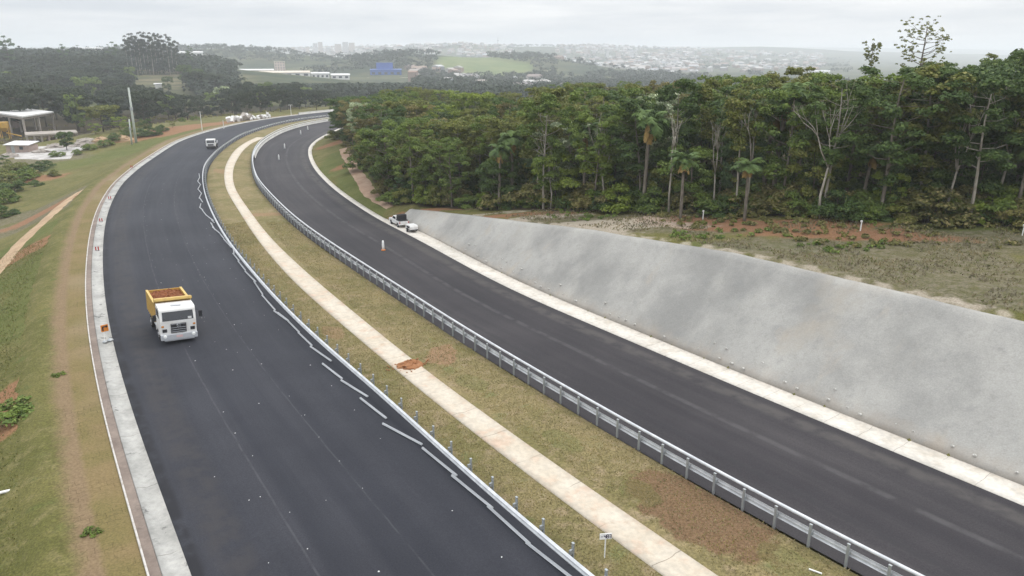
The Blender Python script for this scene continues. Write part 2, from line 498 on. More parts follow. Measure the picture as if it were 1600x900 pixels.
for p in [(556, 290, 22, 3.2), (580, 312, 12, 2.4), (525, 255, 14, 3), (150, 330, 16, 4), (110, 390, 16, 4), (200, 285, 14, 3), (170, 245, 24, 7), (60, 470, 8, 8), (1380, 352, 7, 1.6), (1530, 358, 8, 1.6), (1150, 385, 8, 1.5), (270, 190, 22, 9), (230, 225, 20, 6), (30, 640, 3, 3), (120, 440, 5, 9)]:
    a_lush = np.maximum(a_lush, blob(p[0], p[1], p[2], p[3], rot=R(100) if 500 < p[0] < 620 else R(60) if p[0] < 500 else R(-15)))
a_far = sstep(330, 520, DG)
a_field = np.exp(-0.5 * (((GX + 42) / 44) ** 2 + ((GY - 1200) / 100) ** 2)) ** 0.6 * (DG > 700)
a_terrace = np.exp(-0.5 * (((GX + 280) / 60) ** 2 + ((GY - 560) / 75) ** 2))
for nm, arr in (('forest', a_forest), ('soil', a_soil), ('dry', a_dry), ('pale', a_pale), ('lush', a_lush), ('far', a_far), ('field', a_field), ('terrace', a_terrace)):
    at_ = terrain_me.attributes.new(nm, 'FLOAT', 'POINT')
    at_.data.foreach_set('value', np.clip(arr, 0, 1).astype(np.float32).ravel())

def grass_color(k, olive=0.5):
    """mown roadside turf: olive, straw and green blotches at several sizes"""
    big = k.noise(0.16, 4, 0.6); mid = k.noise(1.1, 5, 0.65); fine = k.noise(9.0, 4, 0.7); vf = k.noise(34, 2, 0.6)
    c = k.mix(k.step(big, 0.35, 0.65), (0.150, 0.134, 0.056), (0.222, 0.180, 0.092))
    c = k.mix(k.step(mid, 0.46, 0.72), c, (0.27, 0.21, 0.135))
    c = k.mix(k.math('MULTIPLY', k.step(k.noise(0.55, 4, 0.6), 0.56, 0.72), 0.7), c, (0.105, 0.128, 0.040))
    c = k.mix(k.step(fine, 0.30, 0.72), k.mix(1.0, c, (0.62, 0.62, 0.58), 'MULTIPLY'), k.mix(1.0, c, (1.28, 1.25, 1.2), 'MULTIPLY'))
    c = k.mix(k.math('MULTIPLY', k.step(vf, 0.45, 0.7), 0.2), c, (0.07, 0.065, 0.03))
    return c, mid, fine

k = NM('turf and earth', 0.95, 0.15)
c, mid, fine = grass_color(k)
c = k.mix(1.0, c, (0.66, 0.74, 0.52), 'MULTIPLY')
br = k.noise(0.35, 5, 0.65)
def msk(name, lo=0.35, hi=0.62, amt=0.55):
    v = k.math('ADD', k.attr(name), k.math('MULTIPLY', k.math('SUBTRACT', k.math('ADD', k.math('MULTIPLY', br, 0.6), k.math('MULTIPLY', mid, 0.4)), 0.5), amt * 2))
    return k.step(v, lo, hi)
lush = k.mix(k.step(fine, 0.3, 0.7), (0.055, 0.080, 0.016), (0.105, 0.130, 0.032))
c = k.mix(k.math('MULTIPLY', msk('lush'), 0.5), c, lush)
dry = k.mix(k.step(k.noise(1.8, 6, 0.75), 0.35, 0.65), k.mix(k.step(fine, 0.3, 0.7), (0.050, 0.050, 0.022), (0.115, 0.105, 0.050)), k.mix(k.step(fine, 0.3, 0.7), (0.13, 0.108, 0.080), (0.235, 0.20, 0.165)))
c = k.mix(k.math('MULTIPLY', msk('dry'), 0.68), c, dry)
soil = k.mix(k.step(fine, 0.25, 0.75), (0.17, 0.072, 0.036), (0.30, 0.165, 0.095))
c = k.mix(k.math('MULTIPLY', msk('soil'), 0.85), c, soil)
pale = k.mix(k.step(fine, 0.25, 0.75), (0.30, 0.23, 0.17), (0.52, 0.47, 0.40))
c = k.mix(k.math('MULTIPLY', msk('pale', 0.5, 0.75), 0.6), c, pale)
litter = k.mix(k.step(fine, 0.3, 0.7), (0.030, 0.024, 0.012), (0.075, 0.058, 0.032))
c = k.mix(msk('forest', 0.4, 0.6, 0.3), c, litter)
farc = k.mix(k.step(k.noise(0.012, 5, 0.6), 0.4, 0.62), (0.030, 0.044, 0.020), (0.085, 0.088, 0.042))
c = k.mix(k.attr('far'), c, farc)
fieldc = k.mix(k.step(k.noise(0.03, 4, 0.6), 0.35, 0.65), (0.105, 0.14, 0.05), (0.155, 0.175, 0.07))
c = k.mix(k.math('MULTIPLY', msk('field', 0.35, 0.5, 0.2), k.attr('far')), c, fieldc)
hz_ = k.math('FRACT', k.math('ADD', k.math('DIVIDE', k.sep(k.coord())[2], 1.9), k.math('MULTIPLY', k.noise(0.05, 3), 0.6)))
terc = k.mix(k.step(hz_, 0.15, 0.4), (0.060, 0.060, 0.034), k.mix(k.step(k.noise(0.06, 4, 0.6), 0.35, 0.65), (0.095, 0.10, 0.045), (0.145, 0.125, 0.07)))
c = k.mix(k.step(k.attr('terrace'), 0.25, 0.45), c, terc)
k.color(c); k.bump(k.math('ADD', mid, k.math('MULTIPLY', fine, 0.5)), 0.8, 0.12)
terrain = link('terrain', terrain_me, k.m); tag(terrain, kind='structure')

# ------------------------------------------------------------------ paved surfaces
def asphalt(name, cold, warm, seams_and_shade, seed=0.0, warmside=None):
    k = NM(name, 0.75, 0.16)
    uv = k.coord('UV'); sx = k.sep(uv)
    mp = k.n.new('ShaderNodeMapping'); mp.inputs['Scale'].default_value = (1.0, 0.035, 1); mp.inputs['Location'].default_value = (seed, seed, 0)
    k.l.new(uv, mp.inputs[0])
    lanes = k.noise(0.55, 4, 0.55, mp.outputs[0])
    streak = k.noise(2.6, 4, 0.6, mp.outputs[0])
    blot = k.noise(0.09, 5, 0.6); grain = k.noise(14, 4, 0.7); grain2 = k.noise(60, 2, 0.6)
    c = k.mix(k.step(lanes, 0.32, 0.68), cold, warm)
    c = k.mix(k.math('MULTIPLY', k.step(streak, 0.45, 0.75), 0.5), c, k.mix(1.0, c, (1.35, 1.33, 1.30), 'MULTIPLY'))
    c = k.mix(k.step(blot, 0.35, 0.7), k.mix(1.0, c, (0.82, 0.82, 0.84), 'MULTIPLY'), k.mix(1.0, c, (1.14, 1.13, 1.12), 'MULTIPLY'))
    c = k.mix(k.step(grain, 0.3, 0.7), k.mix(1.0, c, (0.78, 0.78, 0.80), 'MULTIPLY'), k.mix(1.0, c, (1.2, 1.2, 1.18), 'MULTIPLY'))
    c = k.mix(k.math('MULTIPLY', k.step(grain2, 0.55, 0.75), 0.35), c, (0.11, 0.11, 0.115))
    for u, wd, col, amt in seams_and_shade:                      # paving seams, edge dust, and a shadow line painted beside the gutter
        wob = k.math('MULTIPLY', k.math('SUBTRACT', k.noise(0.5, 3, 0.6), 0.5), 0.16)
        d = k.math('ABSOLUTE', k.math('SUBTRACT', k.math('ADD', sx[0], wob), u))
        f = k.math('MULTIPLY', k.step(d, wd, wd * 0.3), k.math('MULTIPLY', k.step(k.noise(0.8, 3, 0.6), 0.3, 0.6), amt))
        c = k.mix(f, c, col)
    k.color(c)
    k.put(k.b.inputs['Roughness'], k.math('MULTIPLY_ADD', streak, 0.2, 0.62))
    k.bump(grain2, 0.35, 0.012)
    return k.m

m_asph_l = asphalt('asphalt fresh blue grey', (0.0225, 0.0240, 0.0310), (0.031, 0.032, 0.039), [(4.25, 0.07, (0.075, 0.073, 0.08), 0.5), (8.1, 0.06, (0.08, 0.08, 0.085), 0.35), (0.2, 0.5, (0.016, 0.016, 0.019), 0.9), (1.7, 1.2, (0.046, 0.042, 0.042), 0.55)])  # near-black band at the gutter edge is its shadow line put into the colour
m_asph_r = asphalt('asphalt warm grey', (0.029, 0.0265, 0.030), (0.046, 0.042, 0.044), [(-4.4, 0.30, (0.080, 0.076, 0.077), 0.6), (-7.6, 0.3, (0.03, 0.029, 0.032), 0.6), (-1.2, 0.8, (0.085, 0.078, 0.072), 0.6)], seed=13.0)
wl_ = width_to(LL, LR); wr_ = width_to(RR, RL)
road_l = ribbon('road_left', LL, [0, wl_ * 0.25, wl_ * 0.5, wl_ * 0.75, wl_ + 0.55], [0, 0.05, 0.08, 0.05, 0.0], m_asph_l)
road_r = ribbon('road_right', RR, [0, -wr_ * 0.25, -wr_ * 0.5, -wr_ * 0.75, -wr_ - 0.1], [0, 0.05, 0.08, 0.05, 0.0], m_asph_r)
for o in (road_l, road_r): tag(o, kind='structure')

def concrete(name, base, dark, stain=(0.12, 0.11, 0.10), joint=0.0, stain_amt=0.5, warm=None, uvs=True, jw=0.03, thr=(0.56, 0.72)):
    k = NM(name, 0.88, 0.25)
    n1 = k.noise(0.45, 5, 0.62); n2 = k.noise(3.5, 5, 0.65); n3 = k.noise(22, 3, 0.6)
    c = k.mix(k.step(n1, 0.34, 0.66), base, dark)
    if warm: c = k.mix(k.math('MULTIPLY', k.step(k.noise(0.9, 4, 0.6), 0.5, 0.7), 0.7), c, warm)
    c = k.mix(k.step(n2, 0.3, 0.7), k.mix(1.0, c, (0.87, 0.87, 0.87), 'MULTIPLY'), k.mix(1.0, c, (1.08, 1.07, 1.06), 'MULTIPLY'))
    c = k.mix(k.math('MULTIPLY', k.step(k.noise(0.8, 6, 0.7), *thr), stain_amt), c, stain)
    c = k.mix(k.math('MULTIPLY', k.step(n3, 0.55, 0.72), 0.25), c, k.mix(1.0, c, (0.72, 0.7, 0.68), 'MULTIPLY'))
    if joint:
        v = k.sep(k.coord('UV'))[1]
        wob = k.math('MULTIPLY', k.math('SUBTRACT', k.noise(1.3, 3), 0.5), 0.2)
        fr = k.math('FRACT', k.math('DIVIDE', k.math('ADD', v, wob), joint))
        d = k.math('MINIMUM', fr, k.math('SUBTRACT', 1.0, fr))
        f = k.math('MULTIPLY', k.step(d, jw / joint, jw / joint * 0.2), k.step(k.noise(0.35, 2), 0.35, 0.55))
        c = k.mix(k.math('MULTIPLY', f, 0.75), c, k.mix(1.0, c, (0.3, 0.28, 0.26), 'MULTIPLY'))
    k.color(c); k.bump(k.math('ADD', n2, k.math('MULTIPLY', n3, 0.5)), 0.35, 0.03)
    return k.m

m_gutter = concrete('gutter concrete', (0.40, 0.39, 0.365), (0.29, 0.285, 0.265), stain=(0.075, 0.073, 0.07), stain_amt=0.85, joint=6.0, thr=(0.57, 0.68))
m_strip = concrete('strip concrete cream', (0.60, 0.56, 0.50), (0.52, 0.485, 0.43), stain_amt=0.25, joint=2.0, warm=(0.47, 0.42, 0.35), jw=0.02)
m_chan = concrete('channel concrete cream', (0.52, 0.465, 0.385), (0.47, 0.41, 0.325), stain=(0.36, 0.24, 0.16), stain_amt=0.5, joint=3.2, warm=(0.50, 0.37, 0.28))
m_line = paint('white edge paint', (0.50, 0.475, 0.44), 0.8, 0.2, dirt=0.7)
m_brown = concrete('dusty gravel strip', (0.23, 0.185, 0.155), (0.165, 0.13, 0.11), stain_amt=0.6, stain=(0.07, 0.058, 0.05))

# left: shallow dished gutter, gravel strip, white edging, then the turf verge that falls away
gut = ribbon('gutter_left', LL, [0.03, 0.0, -0.45, -0.95, -0.99], [-0.12, 0.03, -0.03, 0.09, -0.05], m_gutter)
gst = ribbon('gravel_strip', LL, [-0.99, -1.2, -1.40], [0.03, 0.015, 0.03], m_brown)
edg = ribbon('edging', LL, [-1.40, -1.405, -1.49, -1.495], [-0.05, 0.085, 0.085, -0.25], m_line)
for o in (gut, gst, edg): tag(o, kind='structure')

k = NM('verge sods', 0.95, 0.15)
c, mid, fine = grass_color(k)
gr = k.mix(1.0, c, (0.66, 0.74, 0.52), 'MULTIPLY')
su = k.sep(k.coord('UV')); u = k.math('MULTIPLY', su[0], -1.0)
bt = k.n.new('ShaderNodeTexBrick')
bt.inputs['Scale'].default_value = 1.0; bt.inputs['Brick Width'].default_value = 0.65; bt.inputs['Row Height'].default_value = 0.42
bt.inputs['Mortar Size'].default_value = 0.022; bt.inputs['Mortar Smooth'].default_value = 0.5
bt.inputs['Color1'].default_value = (0.9, 0.9, 0.9, 1); bt.inputs['Color2'].default_value = (1.08, 1.08, 1.08, 1); bt.inputs['Mortar'].default_value = (0.5, 0.48, 0.45, 1)
mpb = k.n.new('ShaderNodeMapping'); mpb.inputs['Rotation'].default_value = (0, 0, 0)
cmb = k.n.new('ShaderNodeCombineXYZ')
k.l.new(k.math('ADD', su[0], k.math('MULTIPLY', k.noise(1.2, 3), 0.25)), cmb.inputs[0]); k.l.new(k.math('ADD', su[1], k.math('MULTIPLY', k.noise(1.4, 3), 0.25)), cmb.inputs[1])
k.l.new(cmb.outputs[0], bt.inputs['Vector'])
turf = k.mix(k.step(k.noise(0.3, 4, 0.6), 0.35, 0.65), (0.155, 0.126, 0.052), (0.190, 0.140, 0.070))
turf = k.mix(k.step(fine, 0.3, 0.7), k.mix(1.0, turf, (0.75, 0.75, 0.72), 'MULTIPLY'), k.mix(1.0, turf, (1.2, 1.18, 1.15), 'MULTIPLY'))
turf = k.mix(k.math('MULTIPLY', k.step(k.noise(0.05, 2), 0.5, 0.62), 0.6), turf, (0.23, 0.18, 0.11))
bare = k.mix(k.step(fine, 0.25, 0.75), (0.138, 0.096, 0.054), (0.238, 0.170, 0.100))
sods = k.mix(k.step(k.math('ADD', u, k.math('MULTIPLY', mid, 0.5)), 2.95, 3.35), turf, bare)
sods = k.mix(k.math('MULTIPLY', k.step(k.noise(0.5, 4, 0.6), 0.42, 0.62), 0.7), sods, k.mix(1.0, sods, bt.outputs[0], 'MULTIPLY'))
edge_u = k.math('ADD', u, k.math('MULTIPLY', k.math('ADD', k.noise(0.4, 4, 0.6), mid), 1.1))
c = k.mix(k.step(edge_u, 4.4, 5.4), sods, gr)
k.color(c); k.bump(k.math('ADD', mid, k.math('MULTIPLY', fine, 0.5)), 0.7, 0.08)
vo = [1.5, 2.2, 3.0, 3.8, 4.6, 5.4, 6.4]
verge = ribbon('verge', LL, [-v for v in vo], [left_profile(v - GUT) + (0.0 if v < 6 else -0.16) for v in vo], k.m)
tag(verge, kind='structure')

# median: turf between the two roads
k = NM('median turf', 0.95, 0.15)
c, mid, fine = grass_color(k)
def spot(px, py, rx, ry, rot, amt=0.8):
    p = atz(px, py, 0.1)
    mp = k.n.new('ShaderNodeMapping'); mp.vector_type = 'TEXTURE'
    mp.inputs['Location'].default_value = (p[0], p[1], 0); mp.inputs['Rotation'].default_value = (0, 0, rot); mp.inputs['Scale'].default_value = (rx, ry, 1e6)
    k.l.new(k.coord(), mp.inputs[0])
    vm = k.n.new('ShaderNodeVectorMath'); vm.operation = 'LENGTH'; k.l.new(mp.outputs[0], vm.inputs[0])
    r_ = k.math('ADD', vm.outputs['Value'], k.math('MULTIPLY', k.math('SUBTRACT', k.noise(0.9, 5, 0.65), 0.5), 1.1))
    return k.math('MULTIPLY', k.step(r_, 1.05, 0.85), amt)
rd = math.atan2(0.83, -0.56)
brown = k.mix(k.step(fine, 0.3, 0.7), (0.10, 0.060, 0.032), (0.20, 0.125, 0.072))
c = k.mix(spot(1085, 800, 4.3, 2.1, rd, 0.95), c, brown)
c = k.mix(spot(1190, 800, 2.2, 1.1, rd, 0.7), c, brown)
tan = k.mix(k.step(fine, 0.3, 0.7), (0.20, 0.115, 0.065), (0.29, 0.18, 0.11))
c = k.mix(spot(692, 556, 2.0, 1.1, rd - 0.6, 0.8), c, tan)
c = k.mix(spot(420, 335, 3.0, 1.2, 0.3, 0.6), c, tan)
c = k.mix(spot(520, 520, 1.5, 0.8, rd, 0.5), c, tan)
c = k.mix(spot(345, 268, 4.0, 1.0, rd, 0.5), c, tan)
lushc = k.mix(k.step(fine, 0.3, 0.7), (0.06, 0.088, 0.018), (0.10, 0.125, 0.03))
for a in ((1230, 880, 1.6, 0.9), (1000, 770, 1.3, 0.9), (880, 690, 1.6, 0.8), (690, 505, 1.5, 0.7), (740, 600, 1.7, 0.8)):
    c = k.mix(spot(*a, rd, 0.32), c, lushc)
k.color(c); k.bump(k.math('ADD', mid, k.math('MULTIPLY', fine, 0.6)), 0.8, 0.09)
wm_ = width_to(RL, LR)
med = ribbon('median', RL, [0.0] + [-wm_ * t + (0.5 * t) for t in (0.02, 0.2, 0.4, 0.6, 0.8, 0.98, 1.0)], [-0.15, 0.07, 0.13, 0.16, 0.16, 0.13, 0.06, -0.15], k.m)
tag(med, kind='structure')
# paved drain in the median: dished slab standing a little proud of the turf
DLc = DL[DL[:, 1] < 187.5]
E_DR = [(7.9,24.7),(7.1,26.0),(6.1,27.1),(5.1,28.5),(3.5,31.3),(1.1,34.5),(-1.7,38.5),(-5.9,44.5),(-10.4,52.0),(-17.6,64.2),(-26.7,79.5),(-42.7,112.5),(-48.8,128.3),(-52.8,140.8),(-56.8,154.9),(-60.6,171.9),(-62.8,187.4)]
DRl = smooth(extend(E_DR, near=75))
wd_ = np.clip(width_to(DLc, DRl), 1.3, 2.3)
drain = ribbon('drain_channel', DLc, [0.0, 0.02, wd_ * 0.3, wd_ * 0.5, wd_ * 0.7, wd_ - 0.02, wd_], [-0.05, 0.22, 0.20, 0.18, 0.20, 0.22, -0.05], m_chan)
tag(drain, kind='structure')

# right strip / kerb
sw = strip_w(RR[:, 1])
strip = ribbon('strip_right', RR, [-0.02, 0.0, sw * 0.45, sw * 0.55, sw, sw + 0.03], [-0.1, 0.035, 0.045, 0.025, 0.07, -0.3], m_strip)
tag(strip, kind='structure')

# foot path and dirt track
m_track = concrete('track earth', (0.42, 0.30, 0.19), (0.34, 0.23, 0.14), stain=(0.16, 0.13, 0.06), stain_amt=0.5)
m_path = concrete('pinkish earth path', (0.38, 0.27, 0.19), (0.29, 0.185, 0.125), stain=(0.20, 0.10, 0.06), stain_amt=0.5)
def ground_strip(name, pxs, widths, mat, lift=0.05):
    P = np.array([at(*p)[:2] for p in pxs]); n0 = len(P)
    t0 = np.r_[0, np.cumsum(np.linalg.norm(np.diff(P, axis=0), axis=1))]
    Q = smooth(P, 0.7, 2.0); t = np.r_[0, np.cumsum(np.linalg.norm(np.diff(Q, axis=0), axis=1))]
    w = np.interp(t, t0, widths); nrm = normals(Q); cols = []; offs = np.linspace(-1, 1, 7)
    for j, o in enumerate(offs):
        ww = w * o * 0.5 * (1 + 0.30 * vnoise(t, t * 0 + j, 2.5, 9 + (o > 0)))
        p = Q + nrm * ww[:, None]
        z = terr(p[:, 0], p[:, 1]) + (lift if abs(o) < 0.9 else -0.04)
        cols.append(np.c_[p, z])
    m = len(offs); V = np.stack(cols, 1).reshape(-1, 3)
    i = (np.arange(len(Q) - 1)[:, None] * m + np.arange(m - 1)[None]).ravel()
    return tag(link(name, mesh_np(name, V, np.stack([i, i + 1, i + m + 1, i + m], -1), smooth=True), mat), kind='structure')
ground_strip('dirt_track', [(-60, 480), (-10, 428), (30, 382), (62, 352), (92, 325), (112, 308), (128, 297), (145, 288), (166, 278)], [2.7, 2.7, 2.6, 2.6, 2.5, 2.3, 2.0, 1.9, 1.3], m_track)
ground_strip('path', [(538, 232), (546, 250), (556, 268), (567, 284), (575, 300), (590, 312), (612, 326)], [2.6, 2.4, 2.4, 2.2, 2.2, 2.0, 1.2], m_path)

# ------------------------------------------------------------------ sprayed concrete slope
k = NM('sprayed concrete', 0.92, 0.2)
su = k.coord('UV')
mp = k.n.new('ShaderNodeMapping'); mp.inputs['Scale'].default_value = (0.55, 1, 1); mp.inputs['Rotation'].default_value = (0, 0, R(32)); k.l.new(su, mp.inputs[0])
big = k.noise(0.16, 5, 0.6); str_ = k.noise(0.24, 5, 0.6, mp.outputs[0]); mid = k.noise(0.9, 5, 0.65); fine = k.noise(12, 4, 0.7)
c = k.mix(k.step(big, 0.34, 0.66), (0.240, 0.234, 0.220), (0.355, 0.343, 0.318))
c = k.mix(k.math('MULTIPLY', k.step(str_, 0.45, 0.75), 0.5), c, (0.455, 0.435, 0.395))
c = k.mix(k.math('MULTIPLY', k.step(mid, 0.52, 0.74), 0.45), c, (0.225, 0.222, 0.215))
c = k.mix(k.math('MULTIPLY', k.step(k.noise(0.35, 4, 0.6, mp.outputs[0]), 0.58, 0.72), 0.5), c, (0.36, 0.315, 0.26))
c = k.mix(k.step(fine, 0.3, 0.7), k.mix(1.0, c, (0.90, 0.90, 0.90), 'MULTIPLY'), k.mix(1.0, c, (1.09, 1.09, 1.08), 'MULTIPLY'))
blo = k.noise(2.6, 6, 0.72)
c = k.mix(k.math('MULTIPLY', k.step(blo, 0.52, 0.70), 0.30), c, (0.20, 0.190, 0.172))
c = k.mix(k.math('MULTIPLY', k.step(k.noise(0.11, 5, 0.65), 0.55, 0.70), 0.45), c, (0.33, 0.285, 0.225))
uu = k.sep(su)
foot = k.step(k.math('ADD', uu[0], k.math('MULTIPLY', mid, 2.5)), 2.6, 0.9)
c = k.mix(k.math('MULTIPLY', foot, 0.5), c, (0.30, 0.25, 0.20))
k.color(c); k.bump(k.math('ADD', k.math('MULTIPLY', mid, 1.0), k.math('MULTIPLY', fine, 0.12)), 0.55, 0.10)
m_shot = k.m
S_idx = [i for i in range(len(RO)) if RO[i, 1] < 91 and RO[i, 1] > -20]
SP = RO[S_idx]; sn = normals(RO)[S_idx]; sH = slope_h(SP[:, 1]); sW = slope_w(SP[:, 1])
ss = np.r_[0, np.cumsum(np.linalg.norm(np.diff(SP, axis=0), axis=1))]
rows = np.linspace(0, 1, 19); cols, uvs = [], []
topw = 1 + 0.014 * vnoise(ss, ss * 0, 3.0, 21, 4)
for t in rows:
    wv = sW * topw * t; hv = sH * topw * t
    bul = (0.16 * vnoise(ss, wv, 3.4, 31, 4) + 0.05 * vnoise(ss, wv, 0.9, 33, 2)) * min(1, t * 6) * (1 - t ** 3)
    p = SP + sn * (wv - bul * 0.7)[:, None]
    cols.append(np.c_[p, hv + 0.05 + bul * 0.7]); uvs.append(np.c_[wv * 1.41, ss])
p = SP + sn * (sW * topw + 0.35)[:, None]; cols.append(np.c_[p, sH * topw + 0.10]); uvs.append(np.c_[sW * 1.41 + 0.35, ss])
p = SP + sn * (sW * topw + 0.55)[:, None]; cols.append(np.c_[p, sH * topw - 0.7]); uvs.append(np.c_[sW * 1.41 + 0.6, ss])
p = SP + sn * 0.8; cols.append(np.c_[p, sH * 0 - 0.8]); uvs.append(np.c_[sW * 0, ss])
m = len(cols); V = np.stack(cols, 1).reshape(-1, 3); U = np.stack(uvs, 1).reshape(-1, 2)
i = (np.arange(len(SP) - 1)[:, None] * m + np.arange(m)[None])
j = (np.arange(len(SP) - 1)[:, None] * m + (np.arange(m) + 1)[None] % m)
wall = link('retaining_wall', mesh_np('retaining_wall', V, np.stack([i.ravel(), j.ravel(), j.ravel() + m, i.ravel() + m], -1), smooth=True, uv=U), m_shot)
tag(wall, 'sloping grey sprayed concrete retaining wall between the right road and the forest bench', 'retaining wall')

m_pipe = paint('weep pipe', (0.46, 0.45, 0.42), 0.6, 0.4, dirt=0.4)
def pipe_mesh():
    b = MB(); b.tube([(0, 0.10, -0.08), (0, -0.16, 0.10)], [0.055, 0.055], 8); b.lathe((0, 0.02, -0.02), [(0.15, -0.03), (0.13, 0.05), (0.07, 0.07)], 'Z', 8)
    return b.mesh('weep_pipe', smooth=False)
pm = pipe_mesh(); pm.materials.append(m_pipe)
sarc = 0.0
for i in range(0, len(SP)):
    if SP[i, 1] < 26 or SP[i, 1] > 76: continue
    if i % 1 == 0 and (i * 7) % 10 < 8:
        for q in range(1 if random.random() < 0.85 else 2):
            up = 0.28 + 0.10 * random.random() + (0.55 if q or random.random() < 0.1 else 0)
            p = SP[i] + sn[i] * (up + 0.02)
            o = link('weep_pipe', pm); o.location = (p[0] + random.uniform(-.15, .15), p[1] + random.uniform(-.15, .15), up + 0.06 + 0.05)
            o.rotation_euler = (0, 0, math.atan2(-sn[i][1], -sn[i][0]) + math.pi / 2 + random.uniform(-.4, .4)); o.scale = (random.uniform(.45, .8),) * 3
            tag(o, 'short pale weep pipe stub in the row along the foot of the grey slope', 'drain pipe', 'weep pipes along the foot of the grey slope')

# ------------------------------------------------------------------ guard rails
m_galv = NM('galvanised steel', 0.42, 0.5)
m_galv.b.inputs['Metallic'].default_value = 0.12
m_galv.color(m_galv.mix(m_galv.step(m_galv.noise(2.0, 4, 0.6), 0.35, 0.7), (0.50, 0.51, 0.525), (0.64, 0.65, 0.66)))
m_galv = m_galv.m
m_post = paint('post steel', (0.36, 0.38, 0.39), 0.5, 0.5, metal=0.5, dirt=0.3)

def sweep(name, P, offset, prof, mat, parent, z0=0.0, wave=None):
    """closed profile (across, up) swept along a ground line"""
    n = normals(P); m = len(prof); cols = []
    for a, h in prof:
        q = P + n * (offset + a); cols.append(np.c_[q, np.full(len(P), z0 + h)])
    V = np.stack(cols, 1).reshape(-1, 3)
    i = np.arange(len(P) - 1)[:, None] * m + np.arange(m)[None]; j = np.arange(len(P) - 1)[:, None] * m + (np.arange(m)[None] + 1) % m
    q = np.stack([i.ravel(), j.ravel(), j.ravel() + m, i.ravel() + m], -1)
    me = mesh_np(name, V, q, smooth=False)
    return link(name, me, mat, parent)

def wbeam(side):
    """W-shaped rail section, face towards side (+1 right, -1 left)"""
    f = [(0.0, 0.43), (0.012, 0.44), (0.09, 0.475), (0.09, 0.515), (0.015, 0.575), (0.015, 0.625), (0.09, 0.655), (0.09, 0.695), (0.02, 0.755), (0.0, 0.77)]
    b = [(a - 0.012, h) for a, h in f[::-1]]
    pr = [(side * a, h) for a, h in f + b]
    return pr

def guardrail(name, P, side, label, spacing, tube, y_min, y_max, post_h, post_off, zb=0.0):
    t = empty(name, (0, 0, 0)); tag(t, label, 'guardrail')
    Pc = P[(np.arange(len(P)) >= 40)]
    keep = np.ones(len(Pc), bool)
    if y_max: keep &= ~((Pc[:, 1] > y_max) | (np.maximum.accumulate(Pc[:, 1]) > y_max))
    Pc = Pc[keep]
    sweep('beam', Pc, 0.0, wbeam(side), m_galv, t, zb)
    if tube:
        ring = [(0.02 + 0.075 * math.cos(a), 1.12 + 0.075 * math.sin(a)) for a in np.linspace(0, 2 * math.pi, 9)[:-1]]
        sweep('top_rail', Pc, 0.02, ring, m_galv, t, zb)
    b = MB(); b.box((0, 0, post_h / 2 - 0.1), (0.075, 0.11, post_h + 0.2)); b.box((side * min(abs(post_off) / 2 + 0.03, 0.11), 0, 0.61), (min(abs(post_off), 0.16), 0.09, 0.2))
    b.box((0, 0, post_h + 0.01), (0.10, 0.13, 0.03))
    pmesh = b.mesh('post', bevel=0.006); pmesh.materials.append(m_post)
    s = np.r_[0, np.cumsum(np.linalg.norm(np.diff(Pc, axis=0), axis=1))]; n = normals(Pc)
    spots = []
    for q in np.arange(0.5, s[-1], spacing):
        i = min(np.searchsorted(s, q), len(Pc) - 1); p = np.array([np.interp(q, s, Pc[:, 0]), np.interp(q, s, Pc[:, 1])]) + n[i] * post_off
        spots.append((np.hypot(*p) + (0 if p[1] > 18 else 900), p, math.atan2(n[i][1], n[i][0])))
    spots.sort(key=lambda a: a[0])
    for d, p, a in spots[:100]:
        o = link('post', pmesh, parent=t); o.location = (p[0], p[1], zb); o.rotation_euler = (0, 0, a)
    vs, qs = [], []
    base = np.array([v.co[:] for v in pmesh.vertices]); fs = [tuple(f.vertices) for f in pmesh.polygons]
    rest = MB()
    for d, p, a in spots[100:]:
        ca, sa = math.cos(a), math.sin(a)
        rest.add([(p[0] + ca * x - sa * y, p[1] + sa * x + ca * y, zb + z) for x, y, z in base], fs)
    if rest.v: tag(rest.build('post', m_post, t), kind='stuff')
    return t

guardrail('guardrail', LR, -1, 'low galvanised guardrail with short posts behind it, between left road and median', 2.0, False, 10, 330, 0.98, 0.42)
guardrail('guardrail', RL + normals(RL) * 0.22, 1, 'tall galvanised guardrail with round top rail, between median and right road', 1.66, True, 10, 330, 1.08, -0.2)

# guardrail beams lying on the left road, waiting to be fitted: ends traced on the road plane
ORD = ['first', 'second', 'third', 'fourth', 'fifth', 'sixth', 'seventh', 'eighth', 'ninth', 'tenth', 'eleventh', 'twelfth', 'thirteenth', 'fourteenth', 'fifteenth', 'sixteenth', 'seventeenth', 'eighteenth', 'nineteenth']
TENS = ['', '', 'twenty', 'thirty', 'forty', 'fifty', 'sixty', 'seventy', 'eighty', 'ninety']
def ordinal(n):
    if n <= 19: return ORD[n - 1]
    if n >= 100: return ('hundredth' if n == 100 else 'hundred-and-' + ordinal(n - 100))
    if n % 10 == 0: return TENS[n // 10][:-1] + 'ieth'
    return TENS[n // 10] + '-' + ORD[n % 10 - 1]

